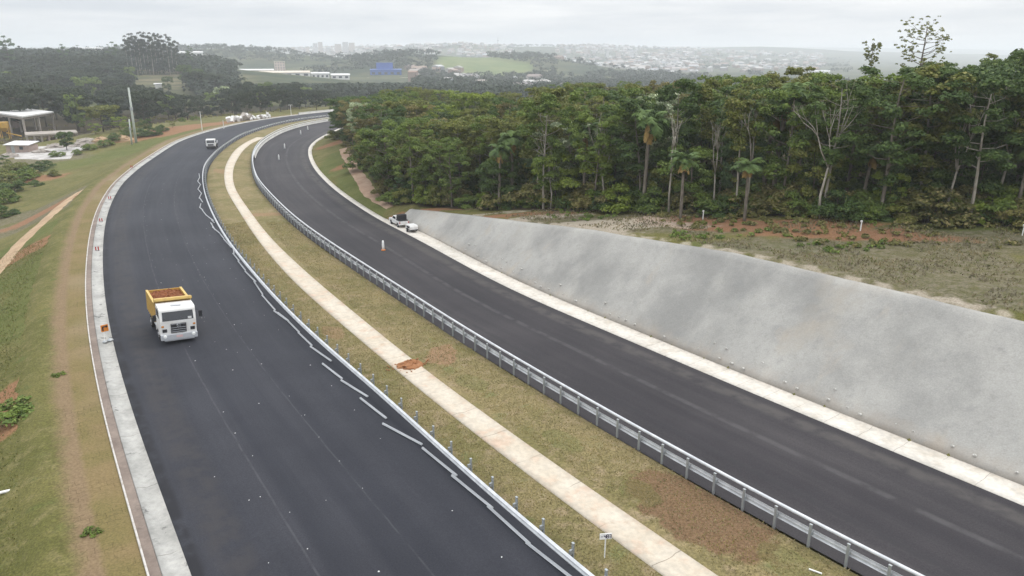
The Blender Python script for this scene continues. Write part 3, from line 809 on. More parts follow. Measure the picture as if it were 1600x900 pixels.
BEAMS = [((822, 850), (905, 915)), ((762, 793), (828, 853)), ((706, 745), (770, 797)), ((660, 702), (714, 746)), ((598, 664), (660, 697)), ((563, 624), (604, 656)), ((533, 596), (575, 622)), ((504, 570), (535, 594)),
         ((485, 543), (518, 566)), ((466, 521), (488, 542)), ((450, 503), (468, 521)), ((434, 490), (451, 503)), ((428, 487), (449, 502)), ((409, 462), (431, 487)), ((397, 441), (411, 462)),
         ((383, 425), (400, 442)), ((372, 409), (384, 424)), ((364, 397), (374, 409)), ((364, 387), (366, 398)), ((349, 374), (363, 389)), ((343, 365), (350, 374)), ((332, 356), (344, 366)),
         ((331, 350), (333, 357)), ((328, 347), (338, 363)), ((331, 345), (335, 349)), ((322, 337), (334, 346)), ((316, 329), (323, 338)), ((312, 325), (317, 329)), ((314, 319), (312, 326)), ((312, 310), (317, 317)), ((315, 303), (311, 311)),
         ((310, 297), (315, 303)), ((313, 290), (309, 297)), ((309, 284), (314, 290)), ((312, 278), (309, 284)), ((311, 272), (312, 278))]
beam_me = None
for i, (a, b_) in enumerate(BEAMS):
    A = atz(*a); B = atz(*b_); L = float(np.hypot(*(B - A)[:2])); L = min(max(L, 2.2), 4.6)
    cx, cy = (A[:2] + B[:2]) / 2; ang = math.atan2(B[1] - A[1], B[0] - A[0])
    if beam_me is None:
        f = [(-0.155, 0.03), (-0.14, 0.034), (-0.10, 0.115), (-0.055, 0.115), (-0.02, 0.034), (0.02, 0.034), (0.055, 0.115), (0.10, 0.115), (0.14, 0.034), (0.155, 0.03)]
        prof = f + [(x, z - 0.014) for x, z in f[::-1]]
        mbx = MB(); mbx.prism(prof, 'X', -0.5, 0.5); beam_me = mbx.mesh('guardrail_beam'); beam_me.materials.append(m_galv)
    o = link('guardrail_beam', beam_me); o.location = (cx, cy, 0.045); o.rotation_euler = (0, 0, ang); o.scale = (L, 0.34, 0.9)
    tag(o, 'loose steel guardrail beam lying on left road, %s counted from the nearest' % ordinal(i + 1), 'guardrail beam', 'loose guardrail beams lying along the left road')

# pre-marking dots of paint on the new asphalt
m_dot = paint('marking paint', (0.55, 0.54, 0.52), 0.8, 0.2, dirt=0.3)
dots = MB()
def dot(x, y, r_):
    n = 7; z = 0.085; a0 = random.random() * 6
    vs = [(x + r_ * random.uniform(.6, 1.2) * math.cos(a0 + 2 * math.pi * i / n), y + r_ * 1.4 * random.uniform(.6, 1.2) * math.sin(a0 + 2 * math.pi * i / n), z) for i in range(n)]
    dots.add(vs, [tuple(range(n))])
nl = normals(LL); sl = np.arange(len(LL))
for u, stp in ((4.5, 3.0), (8.2, 3.0), (10.9, 4.0), (6.4, 6.0)):
    for q in np.arange(60, 175, stp):
        i = int(q); 
        if random.random() < 0.75:
            p = LL[i] + nl[i] * (u + random.uniform(-.12, .12)); dot(p[0], p[1], random.uniform(0.02, 0.045))
for _ in range(26):
    i = random.randint(60, 150); p = LL[i] + nl[i] * random.uniform(1, 11.5); dot(p[0], p[1], random.uniform(0.015, 0.035))
tag(dots.build('road_marking', m_dot), kind='structure')

# ------------------------------------------------------------------ foliage
def leaf_mat(name, a, b, c3=None, rough=0.65, transl=0.22):
    k = NM(name, rough, 0.2)
    isl, ob = k.island(), k.objrand()
    f = k.math('ADD', k.math('MULTIPLY', isl, 0.55), k.math('MULTIPLY', ob, 0.45))
    c = k.mix(f, a, b)
    n = k.noise(0.55, 3, 0.6)
    c = k.mix(k.step(n, 0.35, 0.68), k.mix(1.0, c, (0.80, 0.82, 0.85), 'MULTIPLY'), k.mix(1.0, c, (1.22, 1.18, 1.0), 'MULTIPLY'))
    if c3: c = k.mix(k.math('MULTIPLY', k.step(k.math('FRACT', k.math('MULTIPLY', isl, 17.3)), 0.80, 0.86), 0.8), c, c3)
    k.color(c)
    tr = k.n.new('ShaderNodeBsdfTranslucent'); k.l.new(c, tr.inputs['Color'])
    ms = k.n.new('ShaderNodeMixShader'); ms.inputs[0].default_value = transl
    out = k.n['Material Output']
    k.l.new(k.b.outputs[0], ms.inputs[1]); k.l.new(tr.outputs[0], ms.inputs[2]); k.l.new(ms.outputs[0], out.inputs['Surface'])
    return k.m

LM = {
    'olive': leaf_mat('leaves olive', (0.101, 0.120, 0.026), (0.181, 0.199, 0.047), (0.258, 0.238, 0.078)),
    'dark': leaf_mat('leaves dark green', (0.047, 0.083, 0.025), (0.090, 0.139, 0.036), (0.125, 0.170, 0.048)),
    'mid': leaf_mat('leaves mid green', (0.083, 0.128, 0.027), (0.154, 0.212, 0.045), (0.215, 0.265, 0.069)),
    'yellow': leaf_mat('leaves yellow green', (0.141, 0.198, 0.027), (0.224, 0.282, 0.047), (0.298, 0.339, 0.082)),
    'brown': leaf_mat('leaves brownish', (0.141, 0.131, 0.046), (0.232, 0.204, 0.074), (0.315, 0.254, 0.115)),
    'fardark': leaf_mat('leaves far dark', (0.024, 0.038, 0.022), (0.050, 0.066, 0.034), (0.065, 0.080, 0.040)),
    'farblue': leaf_mat('leaves far blue green', (0.034, 0.050, 0.034), (0.062, 0.080, 0.052)),
    'silver': leaf_mat('leaves silvery', (0.179, 0.227, 0.125), (0.394, 0.453, 0.275), (0.753, 0.792, 0.553)),
    'blue': leaf_mat('leaves blue green', (0.060, 0.105, 0.045), (0.112, 0.167, 0.071)),
    'palm': leaf_mat('palm fronds', (0.081, 0.136, 0.045), (0.153, 0.217, 0.071)),
    'dead': leaf_mat('dead fronds', (0.287, 0.190, 0.076), (0.484, 0.339, 0.138)),
    'scrub': leaf_mat('scrub leaves', (0.107, 0.113, 0.036), (0.215, 0.197, 0.071), (0.305, 0.245, 0.110)),
}
def bark(name, a, b):
    k = NM(name, 0.95, 0.1)
    mp = k.coord('Object', (3, 3, 0.6))
    k.color(k.mix(k.step(k.noise(1.5, 5, 0.65, mp), 0.35, 0.68), a, b)); k.bump(k.noise(5, 4, 0.6, mp), 0.5, 0.04)
    return k.m
BK = {'pale': bark('bark pale', (0.22, 0.195, 0.155), (0.40, 0.365, 0.31)), 'grey': bark('bark grey', (0.11, 0.095, 0.075), (0.22, 0.19, 0.155)), 'dark': bark('bark dark', (0.05, 0.042, 0.033), (0.11, 0.09, 0.07))}

def leaves_np(c, nrm, size, g):
    n = len(c)
    a = g.normal(size=(n, 3)); t = np.cross(nrm, a); t /= np.linalg.norm(t, axis=1)[:, None] + 1e-9
    b = np.cross(nrm, t); s = size[:, None]
    el = g.uniform(0.5, 0.85, (n, 1))
    bend = nrm * s * g.uniform(-0.25, 0.25, (n, 1))
    V = np.stack([c - t * s, c - b * s * el + bend, c + t * s, c + b * s * el + bend], 1)
    return V.reshape(-1, 3), np.arange(4 * n).reshape(n, 4)

def clump_leaves(centres, radii, per, size, g, flat=0.75, up=0.55):
    cs, ns, sz = [], [], []
    for c, r_ in zip(centres, radii):
        n = max(6, int(per * r_ * r_))
        d = g.normal(size=(n, 3)); d /= np.linalg.norm(d, axis=1)[:, None]
        d[:, 2] = np.where(d[:, 2] < -0.35, -d[:, 2] * 0.6, d[:, 2])
        rr = r_ * g.uniform(0.35, 1.08, (n, 1)) ** 0.6
        p = c + d * rr * np.array([1, 1, flat])
        nn = d + g.normal(size=(n, 3)) * 0.55 + np.array([0, 0, up]); nn /= np.linalg.norm(nn, axis=1)[:, None]
        cs.append(p); ns.append(nn); sz.append(size * g.uniform(0.6, 1.35, n))
    return leaves_np(np.concatenate(cs), np.concatenate(ns), np.concatenate(sz), g)

def make_tree(seed, h, crown_lo, rx, trunk_r, n_cl, cl_r, per, size, lean=0.04, fork=0.0, sparse=1.0, limb_n=9, vines=0):
    """returns (trunk mesh, crown mesh) for a tree of height h standing at the origin"""
    g = np.random.default_rng(seed); b = MB()
    cz0 = h * crown_lo; lx, ly = g.normal(0, lean, 2) * h
    def axis_at(t): return np.array([lx * t * t + 0.25 * math.sin(t * 5 + seed) * t, ly * t * t + 0.25 * math.cos(t * 4 + seed) * t, h * t])
    ts = np.linspace(0, 0.93, 9)
    pts = [axis_at(t) for t in ts]; pts[0] = pts[0] - np.array([0, 0, 0.5])
    b.tube(pts, [trunk_r * (1.25 if i == 0 else 1.0) * (1 - 0.82 * t) for i, t in enumerate(ts)], 7)
    centres, radii = [], []
    lim = []
    for i in range(limb_n):
        t = crown_lo * 0.92 + (0.90 - crown_lo * 0.92) * (i + g.uniform(0, 0.8)) / limb_n
        a = i * 2.4 + g.uniform(-0.5, 0.5); f = (t * h - cz0) / max(h - cz0, 0.1)
        reach = rx * (0.55 + 0.5 * math.sin(math.pi * min(max(f, 0.08) * 0.95, 1))) * g.uniform(0.65, 1.05)
        s = axis_at(t); e = s + np.array([math.cos(a) * reach, math.sin(a) * reach, reach * g.uniform(0.25, 0.75)])
        e[2] = min(e[2], h * 0.97)
        m_ = (s + e) / 2 + np.array([0, 0, -0.12 * reach])
        r0 = trunk_r * (1 - 0.82 * t) * 0.62
        b.tube([s, m_, e], [r0, r0 * 0.6, r0 * 0.18], 5); lim.append((s, m_, e))
        for q in range(2):
            aa = a + g.uniform(-1.1, 1.1); e2 = m_ + np.array([math.cos(aa), math.sin(aa), 0.5]) * reach * 0.45
            b.tube([m_, e2], [r0 * 0.4, r0 * 0.1], 4); lim.append((m_, (m_ + e2) / 2, e2))
    for i in range(n_cl):
        if i < len(lim) * 1:
            c = lim[i][2]
        else:
            s, m_, e = lim[g.integers(len(lim))]; c = m_ + (e - m_) * g.uniform(0.2, 1.1) + g.normal(0, rx * 0.18, 3)
        r_ = cl_r * g.uniform(0.6, 1.3); c = np.array(c)
        c[2] = min(c[2], h - r_ * 0.55); c[2] = max(c[2], cz0 * 0.9)
        centres.append(c); radii.append(r_)
    centres.append(axis_at(0.95)); radii.append(cl_r)
    for i in range(vines):
        centres.append(axis_at(g.uniform(0.12, crown_lo)) + g.normal(0, 0.45, 3) * np.array([1, 1, 0.3])); radii.append(cl_r * g.uniform(0.5, 1.0))
    V, Q = clump_leaves(np.array(centres), np.array(radii), per * sparse, size, g)
    return b.mesh('trunk', smooth=True), mesh_np('crown', V, Q)

def make_bush(seed, h, rx, n_cl, cl_r, per, size):
    g = np.random.default_rng(seed); cs, rs = [], []; b = MB()
    for i in range(n_cl):
        a = g.uniform(0, 6.283); q = math.sqrt(g.uniform(0, 1)) * rx; z = h * g.uniform(0.15, 0.85) * (1 - 0.45 * (q / rx) ** 2)
        cs.append((q * math.cos(a), q * math.sin(a), z)); rs.append(cl_r * g.uniform(0.6, 1.25))
        if i < 7: b.tube([(q * .15 * math.cos(a), q * .15 * math.sin(a), -0.2), (q * .7 * math.cos(a), q * .7 * math.sin(a), z)], [0.05, 0.02], 5)
    V, Q = clump_leaves(np.array(cs), np.array(rs), per, size, g)
    return b.mesh('stem'), mesh_np('foliage', V, Q)

def make_palm(seed, h, nf=19, fl=2.1, skirt=14):
    g = np.random.default_rng(seed); b = MB()
    lx, ly = g.normal(0, 0.02, 2) * h
    b.tube([(lx * t * t, ly * t * t, h * t - (0.4 if t == 0 else 0)) for t in np.linspace(0, 1, 8)], [0.17 * (1.15 - 0.3 * t) for t in np.linspace(0, 1, 8)], 8)
    def frond(el, a, L, droop, wd):
        P = []; e = el; p = np.array([lx, ly, h]); n = 9; st = L / n
        for i in range(n + 1):
            P.append(p.copy()); p = p + st * np.array([math.cos(a) * math.cos(e), math.sin(a) * math.cos(e), math.sin(e)]); e -= droop / n * (0.4 + 1.3 * i / n)
        V, Q = [], []; side = np.array([-math.sin(a), math.cos(a), 0])
        for i in range(n):
            d = (P[i + 1] - P[i]) / st
            for sgn in (-1, 1):
                for kx in range(3):
                    o = P[i] + d * st * kx / 3; w = wd * (0.35 + 1.0 * math.sin(math.pi * (0.12 + 0.82 * (i + kx / 3) / n)))
                    tip = o + side * sgn * w + d * w * 0.55 + np.array([0, 0, -w * g.uniform(0.15, 0.75)])
                    bw = d * 0.06; k0 = len(V); V += [o - bw, o + bw, tip + bw * 0.4, tip - bw * 0.4]; Q.append((k0, k0 + 1, k0 + 2, k0 + 3))
        return V, Q
    def bunch(items):
        V, Q = [], []
        for it in items:
            v, q = frond(*it); o = len(V); V += v; Q += [tuple(i + o for i in f) for f in q]
        return np.array(V), np.array(Q)
    live = bunch([(g.uniform(-0.1, 1.25), i * 2.4 + g.uniform(-.3, .3), fl * g.uniform(.8, 1.1), g.uniform(1.5, 2.5), 0.42) for i in range(nf)])
    dead = bunch([(g.uniform(-1.45, -1.0), i * 2.4 + g.uniform(-.3, .3), fl * g.uniform(.45, .95), 0.4, 0.22) for i in range(skirt)])
    return b.mesh('trunk', smooth=True), mesh_np('frond_crown', *live), mesh_np('dead_frond', *dead)

LIB = {}
def lib(kind, variants): LIB[kind] = variants
lib('tall', [make_tree(s, 13.0, lo, rxx, 0.14, 78, 0.62, 430, 0.12, lean=0.025, limb_n=15, vines=vn) for s, lo, rxx, vn in ((11, 0.40, 2.6, 0), (12, 0.52, 2.3, 10), (13, 0.34, 2.8, 6), (14, 0.58, 2.1, 3), (15, 0.42, 2.4, 12), (16, 0.30, 2.6, 4))])
lib('broad', [make_tree(s, 10.0, 0.24, 3.9, 0.22, 100, 0.72, 340, 0.13, limb_n=17, vines=8) for s in (21, 22, 23)])
lib('open', [make_tree(s, 11.5, 0.34, 3.4, 0.15, 84, 0.56, 380, 0.12, limb_n=16, sparse=0.9, vines=8) for s in (31, 32, 33)])
lib('small', [make_tree(s, 6.0, 0.22, 2.4, 0.10, 34, 0.65, 420, 0.11, limb_n=10) for s in (41, 42)])
lib('emergent', [make_tree(51, 19.0, 0.60, 3.3, 0.24, 240, 0.22, 620, 0.10, lean=0.01, limb_n=22, sparse=0.75), make_tree(52, 16.0, 0.80, 1.6, 0.15, 90, 0.21, 620, 0.10, lean=0.01, limb_n=13)])
lib('euca', [make_tree(s, 25.0, 0.40, 3.4, 0.30, 34, 1.35, 40, 0.36, lean=0.02, limb_n=13, sparse=0.85) for s in (61, 62, 63)])
lib('far', [make_tree(s, 12.0, 0.20, 5.0, 0.25, 40, 1.5, 42, 0.42, limb_n=12) for s in (71, 72, 73)])
lib('dome', [make_tree(81, 8.0, 0.42, 5.6, 0.24, 46, 1.15, 90, 0.24, limb_n=15), make_tree(82, 7.0, 0.2, 2.7, 0.18, 40, 1.0, 150, 0.20, limb_n=12)])
lib('bush', [make_bush(s, 2.4, 1.7, 26, 0.55, 520, 0.10) for s in (91, 92, 93)])
lib('weed', [make_bush(s, 0.7, 0.7, 14, 0.26, 700, 0.075) for s in (95, 96)])
PALMS = [make_palm(s, 8.0) for s in (101, 102, 103)]
dead_tr = MB(); _g = np.random.default_rng(5)
def bare(b, p, d, L, r_, depth):
    p = np.array(p, float); q = p + d * L; mid_ = (p + q) / 2 + _g.normal(0, 0.04 * L, 3)
    b.tube([p, mid_, q], [r_, r_ * 0.8, r_ * 0.6], 5)
    if depth:
        for _ in range(3 if depth > 2 else 2):
            nd = d + _g.normal(0, 0.26, 3); nd[2] = abs(nd[2]) * 0.9 + 0.25; nd /= np.linalg.norm(nd)
            bare(b, q, nd, L * _g.uniform(0.5, 0.75), r_ * 0.55, depth - 1)
bare(dead_tr, (0, 0, -0.4), np.array([0.03, 0.02, 1.0]), 5.2, 0.15, 4)
DEAD_ME = dead_tr.mesh('trunk', smooth=True)
_mesh_mat = {}
def with_mat(me, mat):
    """same shape, another material: one shared copy per pair"""
    key = (me.name, mat.name)
    if key not in _mesh_mat:
        c = me.copy(); c.materials.clear(); c.materials.append(mat); c.name = me.name.split('.')[0]; _mesh_mat[key] = c
    return _mesh_mat[key]

TREES = []
def plant(kind, x, y, h, col='mid', bk='grey', name='tree', wide=1.0, v=None, z=None):
    """one tree (or bush) of height h: an empty with trunk and crown under it"""
    var = LIB[kind]; i = random.randrange(len(var)) if v is None else v
    tr, cr = var[i]
    base = {'tall': 13, 'broad': 10, 'open': 11.5, 'small': 6, 'emergent': (19, 16)[i] if kind == 'emergent' else 0, 'euca': 25, 'far': 12, 'dome': (8, 7)[i] if kind == 'dome' else 0, 'bush': 2.4, 'weed': 0.7}[kind]
    z = float(terr(x, y, False)) if z is None else z
    t = empty(name, (x, y, z - 0.05), random.uniform(0, 6.28)); s = h / base
    t.scale = (s * wide, s * wide, s)
    bushy = kind in ('bush', 'weed')
    link('stem' if bushy else 'trunk', with_mat(tr, BK[bk]), parent=t); link('foliage' if bushy else 'crown', with_mat(cr, LM[col]), parent=t)
    return t
def plant_palm(x, y, h, z=None, v=None):
    tr, live, dead = PALMS[random.randrange(3) if v is None else v]
    z = float(terr(x, y, False)) if z is None else z
    t = empty('palm_tree', (x, y, z - 0.05), random.uniform(0, 6.28), h / 8.0 if h > 6 else 0.8)
    if h <= 6: t.scale = (0.8, 0.8, h / 8)
    link('trunk', with_mat(tr, BK['grey']), parent=t); link('frond_crown', with_mat(live, LM['palm']), parent=t); link('dead_frond', with_mat(dead, LM['dead']), parent=t)
    return t

# ---- right forest
SKY = [(515, 152), (545, 146), (580, 140), (640, 134), (700, 140), (760, 142), (820, 140), (870, 127), (905, 126), (950, 130), (990, 120), (1015, 108), (1040, 106), (1070, 110), (1100, 118), (1130, 106), (1160, 101), (1200, 93), (1235, 98), (1262, 113), (1300, 110), (1350, 102), (1400, 95), (1450, 93), (1500, 91), (1530, 82), (1570, 76), (1600, 80), (1800, 80)]
SKX, SKYY = np.array(SKY).T
def max_top(x, y, margin=0.0):
    px, py, dep = to_px((x, y, 5)); return CAM_H + (HORIZON - (np.interp(px, SKX, SKYY) + margin)) / F_PX * dep / 1.0 * 1.02
cand = []
gforest = np.random.default_rng(17)
tries = 0
XX = gforest.uniform(-60, 95, 60000); YY = gforest.uniform(45, 275, 60000)
FD = near_raw(XX, YY, FRONT); DRr = near_line(XX, YY, RO)[0]
ok = (FD > 0.8) & (FD < 78) & (DRr > 3.5) & ((YY > 60) | (XX > 30))
XX, YY, FD, DRr = XX[ok], YY[ok], FD[ok], DRr[ok]
placed = []
for x, y, f, r_ in zip(XX, YY, FD, DRr):
    px, py, dep = to_px((x, y, 12))
    if px < 505 or px > 1760: continue
    if px > 1000 and f > 46: continue
    sp = 3.9 if f < 9 else (5.6 if f < 26 else 6.9)
    if dep > 150: sp *= 1.15
    if any((x - a) ** 2 + (y - b2) ** 2 < sp * sp for a, b2, *_ in placed): continue
    placed.append((x, y, f, px, dep))
placed.sort(key=lambda q: q[4])
placed = placed[:272]
KIND_TXT = {'tall': 'tall slender', 'broad': 'broad round-crowned', 'open': 'loose open-crowned', 'small': 'small'}
COL_TXT = {'olive': 'olive green', 'dark': 'dark green', 'mid': 'mid green', 'yellow': 'yellow-green', 'brown': 'brownish', 'silver': 'silvery', 'blue': 'blue-green', 'fardark': 'dark green', 'farblue': 'blue-green'}
rows_ = []
for x, y, f, px, dep in placed:
    front = f < 9; u = random.random()
    left = px < 760
    kind = ('tall' if u < 0.60 else 'open' if u < 0.80 else 'broad' if u < 0.90 else 'small') if (front and not left) else ('broad' if u < 0.42 else 'open' if u < 0.72 else 'tall')
    if left and kind == 'tall': kind = 'broad' if random.random() < 0.6 else 'open'
    cu = random.random()
    if px < 600 and dep > 150: col = 'dark' if cu < 0.6 else 'blue'
    elif px > 1350: col = 'dark' if cu < 0.42 else 'olive' if cu < 0.72 else 'mid' if cu < 0.9 else 'yellow'
    else: col = 'olive' if cu < 0.34 else 'mid' if cu < 0.60 else 'dark' if cu < 0.76 else 'brown' if cu < 0.88 else 'yellow' if cu < 0.96 else 'silver'
    g0 = float(terr(x, y, False)); top = max_top(x, y, random.uniform(-3, 4) if random.random() < (0.55 if px > 1330 else 0.34) else random.uniform(6, 30))
    hn = {'tall': 13.2, 'broad': 9.8, 'open': 11.0, 'small': 6.5}[kind] * random.uniform(0.82, 1.15) * (0.85 if left else 1.14 if px > 1330 else 1.0) + 0.03 * f
    h = max(4.5, min(hn, top - g0))
    t = plant(kind, x, y, h, col, 'pale' if kind == 'tall' and random.random() < 0.8 else 'grey', 'tree', wide=random.uniform(0.92, 1.25) * (1.12 if h < 8 and kind != 'small' else 1.0), z=g0)
    rows_.append([t, px, f, kind, col, h])
for t, px, f, kind, col, h in rows_:
    zone = ('front edge' if f < 9 else 'middle' if f < 30 else 'back') 
    t['_k'] = '%s|%s|%s' % (kind, col, zone)
from collections import defaultdict
byk = defaultdict(list)
for r_ in rows_: byk[r_[0]['_k']].append(r_)
for key, L in byk.items():
    kind, col, zone = key.split('|'); L.sort(key=lambda r_: r_[1]); n = len(L)
    for i, r_ in enumerate(L):
        txt = '%s %s tree, %s of right forest' % (KIND_TXT[kind], COL_TXT[col], zone)
        if n > 1: txt += ', %s such from the left' % ordinal(i + 1)
        tag(r_[0], txt, 'tree', 'trees of the right forest'); del r_[0]['_k']

# emergent trees on the skyline and dead trunks, palms where the photo shows them
def at_dist(px, D):
    """ground point at horizontal distance D along the column px of the photograph"""
    y = D; x = (px - 800) / F_PX * (D * CS + (CAM_H - 22) * SN); return x, y
for px, D, top, v, wd, txt in ((1444, 92, 34, 0, 1.0, 'very tall sparse tree towering over the forest skyline on the right'), (1366, 100, 56, 1, 0.75, 'thin tall tree with small tuft above the skyline, left of tallest one')):
    x, y = at_dist(px, D); zt = CAM_H + (HORIZON - top) / F_PX * D * 1.05; g0 = float(terr(x, y, False))
    tag(plant('emergent', x, y, zt - g0, 'olive', 'grey', 'tree', v=v, z=g0, wide=wd), txt, 'tree')
PALM_PX = [(1005, 332, 250, 9), (912, 325, 235, 8), (1063, 343, 258, 5.5), (1205, 325, 150, 10), (780, 328, 265, 7), (1190, 322, 185, 9), (1163, 345, 285, 5), (800, 322, 240, 8), (1345, 333, 265, 5), (1585, 345, 262, 6)]
PALM_TXT = ['palm with a wide brown skirt of dead fronds at the forest front', 'palm with a brown skirt right of the row of dark trunks', 'small blue-green palm standing in front of the forest edge', 'tall palm rising among the trunks, right of the forest centre', 'slim palm above the far end of the grey slope', 'tall palm with hanging brown fronds beside a taller palm', 'small dark palm on a thin pale trunk near the red earth', 'palm leaning out of the leafy forest front, left part', 'short palm with pale drooping fronds among low scrub', 'palm at the far right end of the forest edge']
for (px, py, tp, h), txt in zip(PALM_PX, PALM_TXT):
    p = at(px, py); tag(plant_palm(p[0], p[1], h, p[2]), txt, 'palm', 'palms of the forest edge')
for px, py, h, txt in ((1045, 333, 8.5, 'thin bare pale trunk left of the tall forked bare trunk'), (1112, 332, 8.0, 'thin bare pale trunk with a stubby fork, next left of the tallest bare trunk'), (860, 326, 7.5, 'short bare pale trunk in the leafy left part of the forest'), (1480, 345, 9.0, 'short bare trunk before the leaning one at the right end'), (940, 328, 8.5, 'bare dead tree with forked pale branches at the forest front'), (1165, 334, 9.5, 'tall bare pale trunk with forked top at the centre of the forest front'), (1555, 338, 10.5, 'leaning bare pale trunk at the right end of the forest'), (1280, 342, 9.5, 'bare greyish trunk rising left of the low scrub')):
    p = at(px, py); t = empty('dead_tree', p, random.uniform(0, 6), h / 10.5)
    link('trunk', with_mat(DEAD_ME, BK['pale']), parent=t); tag(t, txt, 'dead tree')
# lower storey between the front trunks
ls_ = []; gm = np.random.default_rng(71); Xm = gm.uniform(-60, 90, 9000); Ym = gm.uniform(48, 240, 9000)
fm = near_raw(Xm, Ym, FRONT); rm = near_line(Xm, Ym, RO)[0]; pm_ = []
for x, y, f, r_ in zip(Xm, Ym, fm, rm):
    if not (1.5 < f < 11 and r_ > 4): continue
    px, _, dep = to_px((x, y, 6))
    if px < 560 or px > 1640 or any((x - a) ** 2 + (y - b) ** 2 < 3.6 ** 2 for a, b in pm_): continue
    pm_.append((x, y)); col = random.choice(['mid', 'dark', 'olive', 'dark', 'blue', 'yellow' if px < 1400 else 'dark'])
    ls_.append((px, plant('small', x, y, random.uniform(3.2, 6.8), col, 'dark', 'sapling', wide=random.uniform(0.8, 1.15)), col))
    if len(ls_) >= 72: break
lk = defaultdict(list)
for a in sorted(ls_, key=lambda a: a[0]): lk[a[2]].append(a)
for col, L in lk.items():
    for i, (px, t, c_) in enumerate(L): tag(t, 'young bushy %s tree between front trunks of right forest, %s from left' % (COL_TXT[col], ordinal(i + 1)), 'young tree', 'young trees of the forest front')
# bushes along the forest front
bl = []
for px in list(range(528, 612, 14)) + list(range(612, 1640, 15)):
    py = np.interp(px, [p[0] for p in FOREST_FRONT_PX], [p[1] for p in FOREST_FRONT_PX]) + random.uniform(-3, 3)
    p = at(px + random.uniform(-6, 6), py - 2); 
    for q in range(1 if px < 1000 else 1 + (random.random() < 0.35)):
        cu = random.random(); col = 'scrub' if cu < 0.36 else 'mid' if cu < 0.6 else 'dark' if cu < 0.8 else 'yellow' if cu < 0.9 else 'olive'
        t = plant('bush', p[0] + random.uniform(-1, 1), p[1] + random.uniform(0.5, 4), random.uniform(1.3, 3.1), col, 'dark', 'bush', wide=random.uniform(0.9, 1.4))
        bl.append((to_px(t.location)[0], t, col))
bl.sort(key=lambda a: a[0])
bk_ = defaultdict(list)
for a in bl: bk_[a[2]].append(a)
for col, L in bk_.items():
    for i, (px, t, c_) in enumerate(L):
        tag(t, '%s bush at foot of right forest, %s such from the left' % ({'scrub': 'dry brownish'}.get(col) or COL_TXT[col], ordinal(i + 1)), 'bush', 'bushes along the forest front')

# low scrub under and before the trees: nobody could count it
def scrub_mass(name, pts, hs, per, size, mat, label, seed, cat='undergrowth'):
    g = np.random.default_rng(seed); cs, rs = [], []
    for (x, y), h in zip(pts, hs):
        z = float(terr(x, y, False)); cs.append((x, y, z + h * 0.35)); rs.append(h)
    V, Q = clump_leaves(np.array(cs), np.array(rs), per, size, g, flat=0.7)
    o = link(name, mesh_np(name, V, Q), mat); tag(o, label, cat, kind='stuff'); return o
gs = np.random.default_rng(23)
X1 = gs.uniform(-60, 90, 30000); Y1 = gs.uniform(48, 240, 30000)
f1 = near_raw(X1, Y1, FRONT); r1 = near_line(X1, Y1, RO)[0]
sel = (f1 > 1) & (f1 < 22) & (r1 > 3.5); P1 = np.c_[X1, Y1][sel][:1300]
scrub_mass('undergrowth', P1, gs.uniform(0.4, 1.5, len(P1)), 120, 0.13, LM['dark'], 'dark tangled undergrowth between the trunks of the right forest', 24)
sel = (f1 > -7) & (f1 < 1.5) & (r1 > 7.0) & (vnoise(X1, Y1, 5, 77) > -0.05); P1 = np.c_[X1, Y1][sel][:620]
scrub_mass('ground_cover', P1, gs.uniform(0.10, 0.42, len(P1)), 420, 0.11, LM['scrub'], 'low dry weeds scattered on the bench before the right forest', 25, 'weeds')
sel = (f1 > -16) & (f1 < 0.5) & (r1 > 7.2) & (vnoise(X1, Y1, 6, 91) > 0.15); P1 = np.c_[X1, Y1][sel][:900]
scrub_mass('ground_cover', P1, gs.uniform(0.08, 0.34, len(P1)), 520, 0.085, LM['mid'], 'low green weeds scattered on the bench above the grey slope', 26, 'weeds')

X2 = gs.uniform(-20, 75, 160000); Y2 = gs.uniform(28, 110, 160000)
f2 = near_raw(X2, Y2, FRONT); r2 = near_line(X2, Y2, RO)[0]; w2_ = slope_w(Y2)
kk = (f2 > -26) & (f2 < 4) & (r2 > w2_ + 1.8) & (Y2 > 30) & (vnoise(X2, Y2, 4, 97, 4) > 0.02); P2 = np.c_[X2, Y2][kk][:30000]
m_dryb = leaf_mat('dry grass blades', (0.16, 0.135, 0.075), (0.33, 0.28, 0.20), (0.12, 0.14, 0.04), transl=0.3)
BENCH = (P2, m_dryb)
X3 = gs.uniform(-60, 110, 60000); Y3 = gs.uniform(48, 290, 60000)
f3 = near_raw(X3, Y3, FRONT); r3 = near_line(X3, Y3, RO)[0]
kk = (f3 > 9) & (f3 < 95) & (r3 > 8); P3 = np.c_[X3, Y3][kk][:3200]; cc, rr_ = [], []
for (x, y), f_ in zip(P3, f3[kk][:3200]):
    g0 = float(terr(x, y, False)); lim_ = max_top(x, y, 16) - g0
    hh = gs.uniform(1.0, max(1.5, min(8.5, lim_ - 2.0))); cc.append((x, y, g0 + hh)); rr_.append(gs.uniform(0.9, 1.5))
V, Q = clump_leaves(np.array(cc), np.array(rr_), 52, 0.21, gs, flat=0.9)
tag(link('forest_interior', mesh_np('forest_interior', V, Q), LM['dark']), 'dense foliage filling the inside of the right forest behind its visible trees', 'forest', kind='stuff')

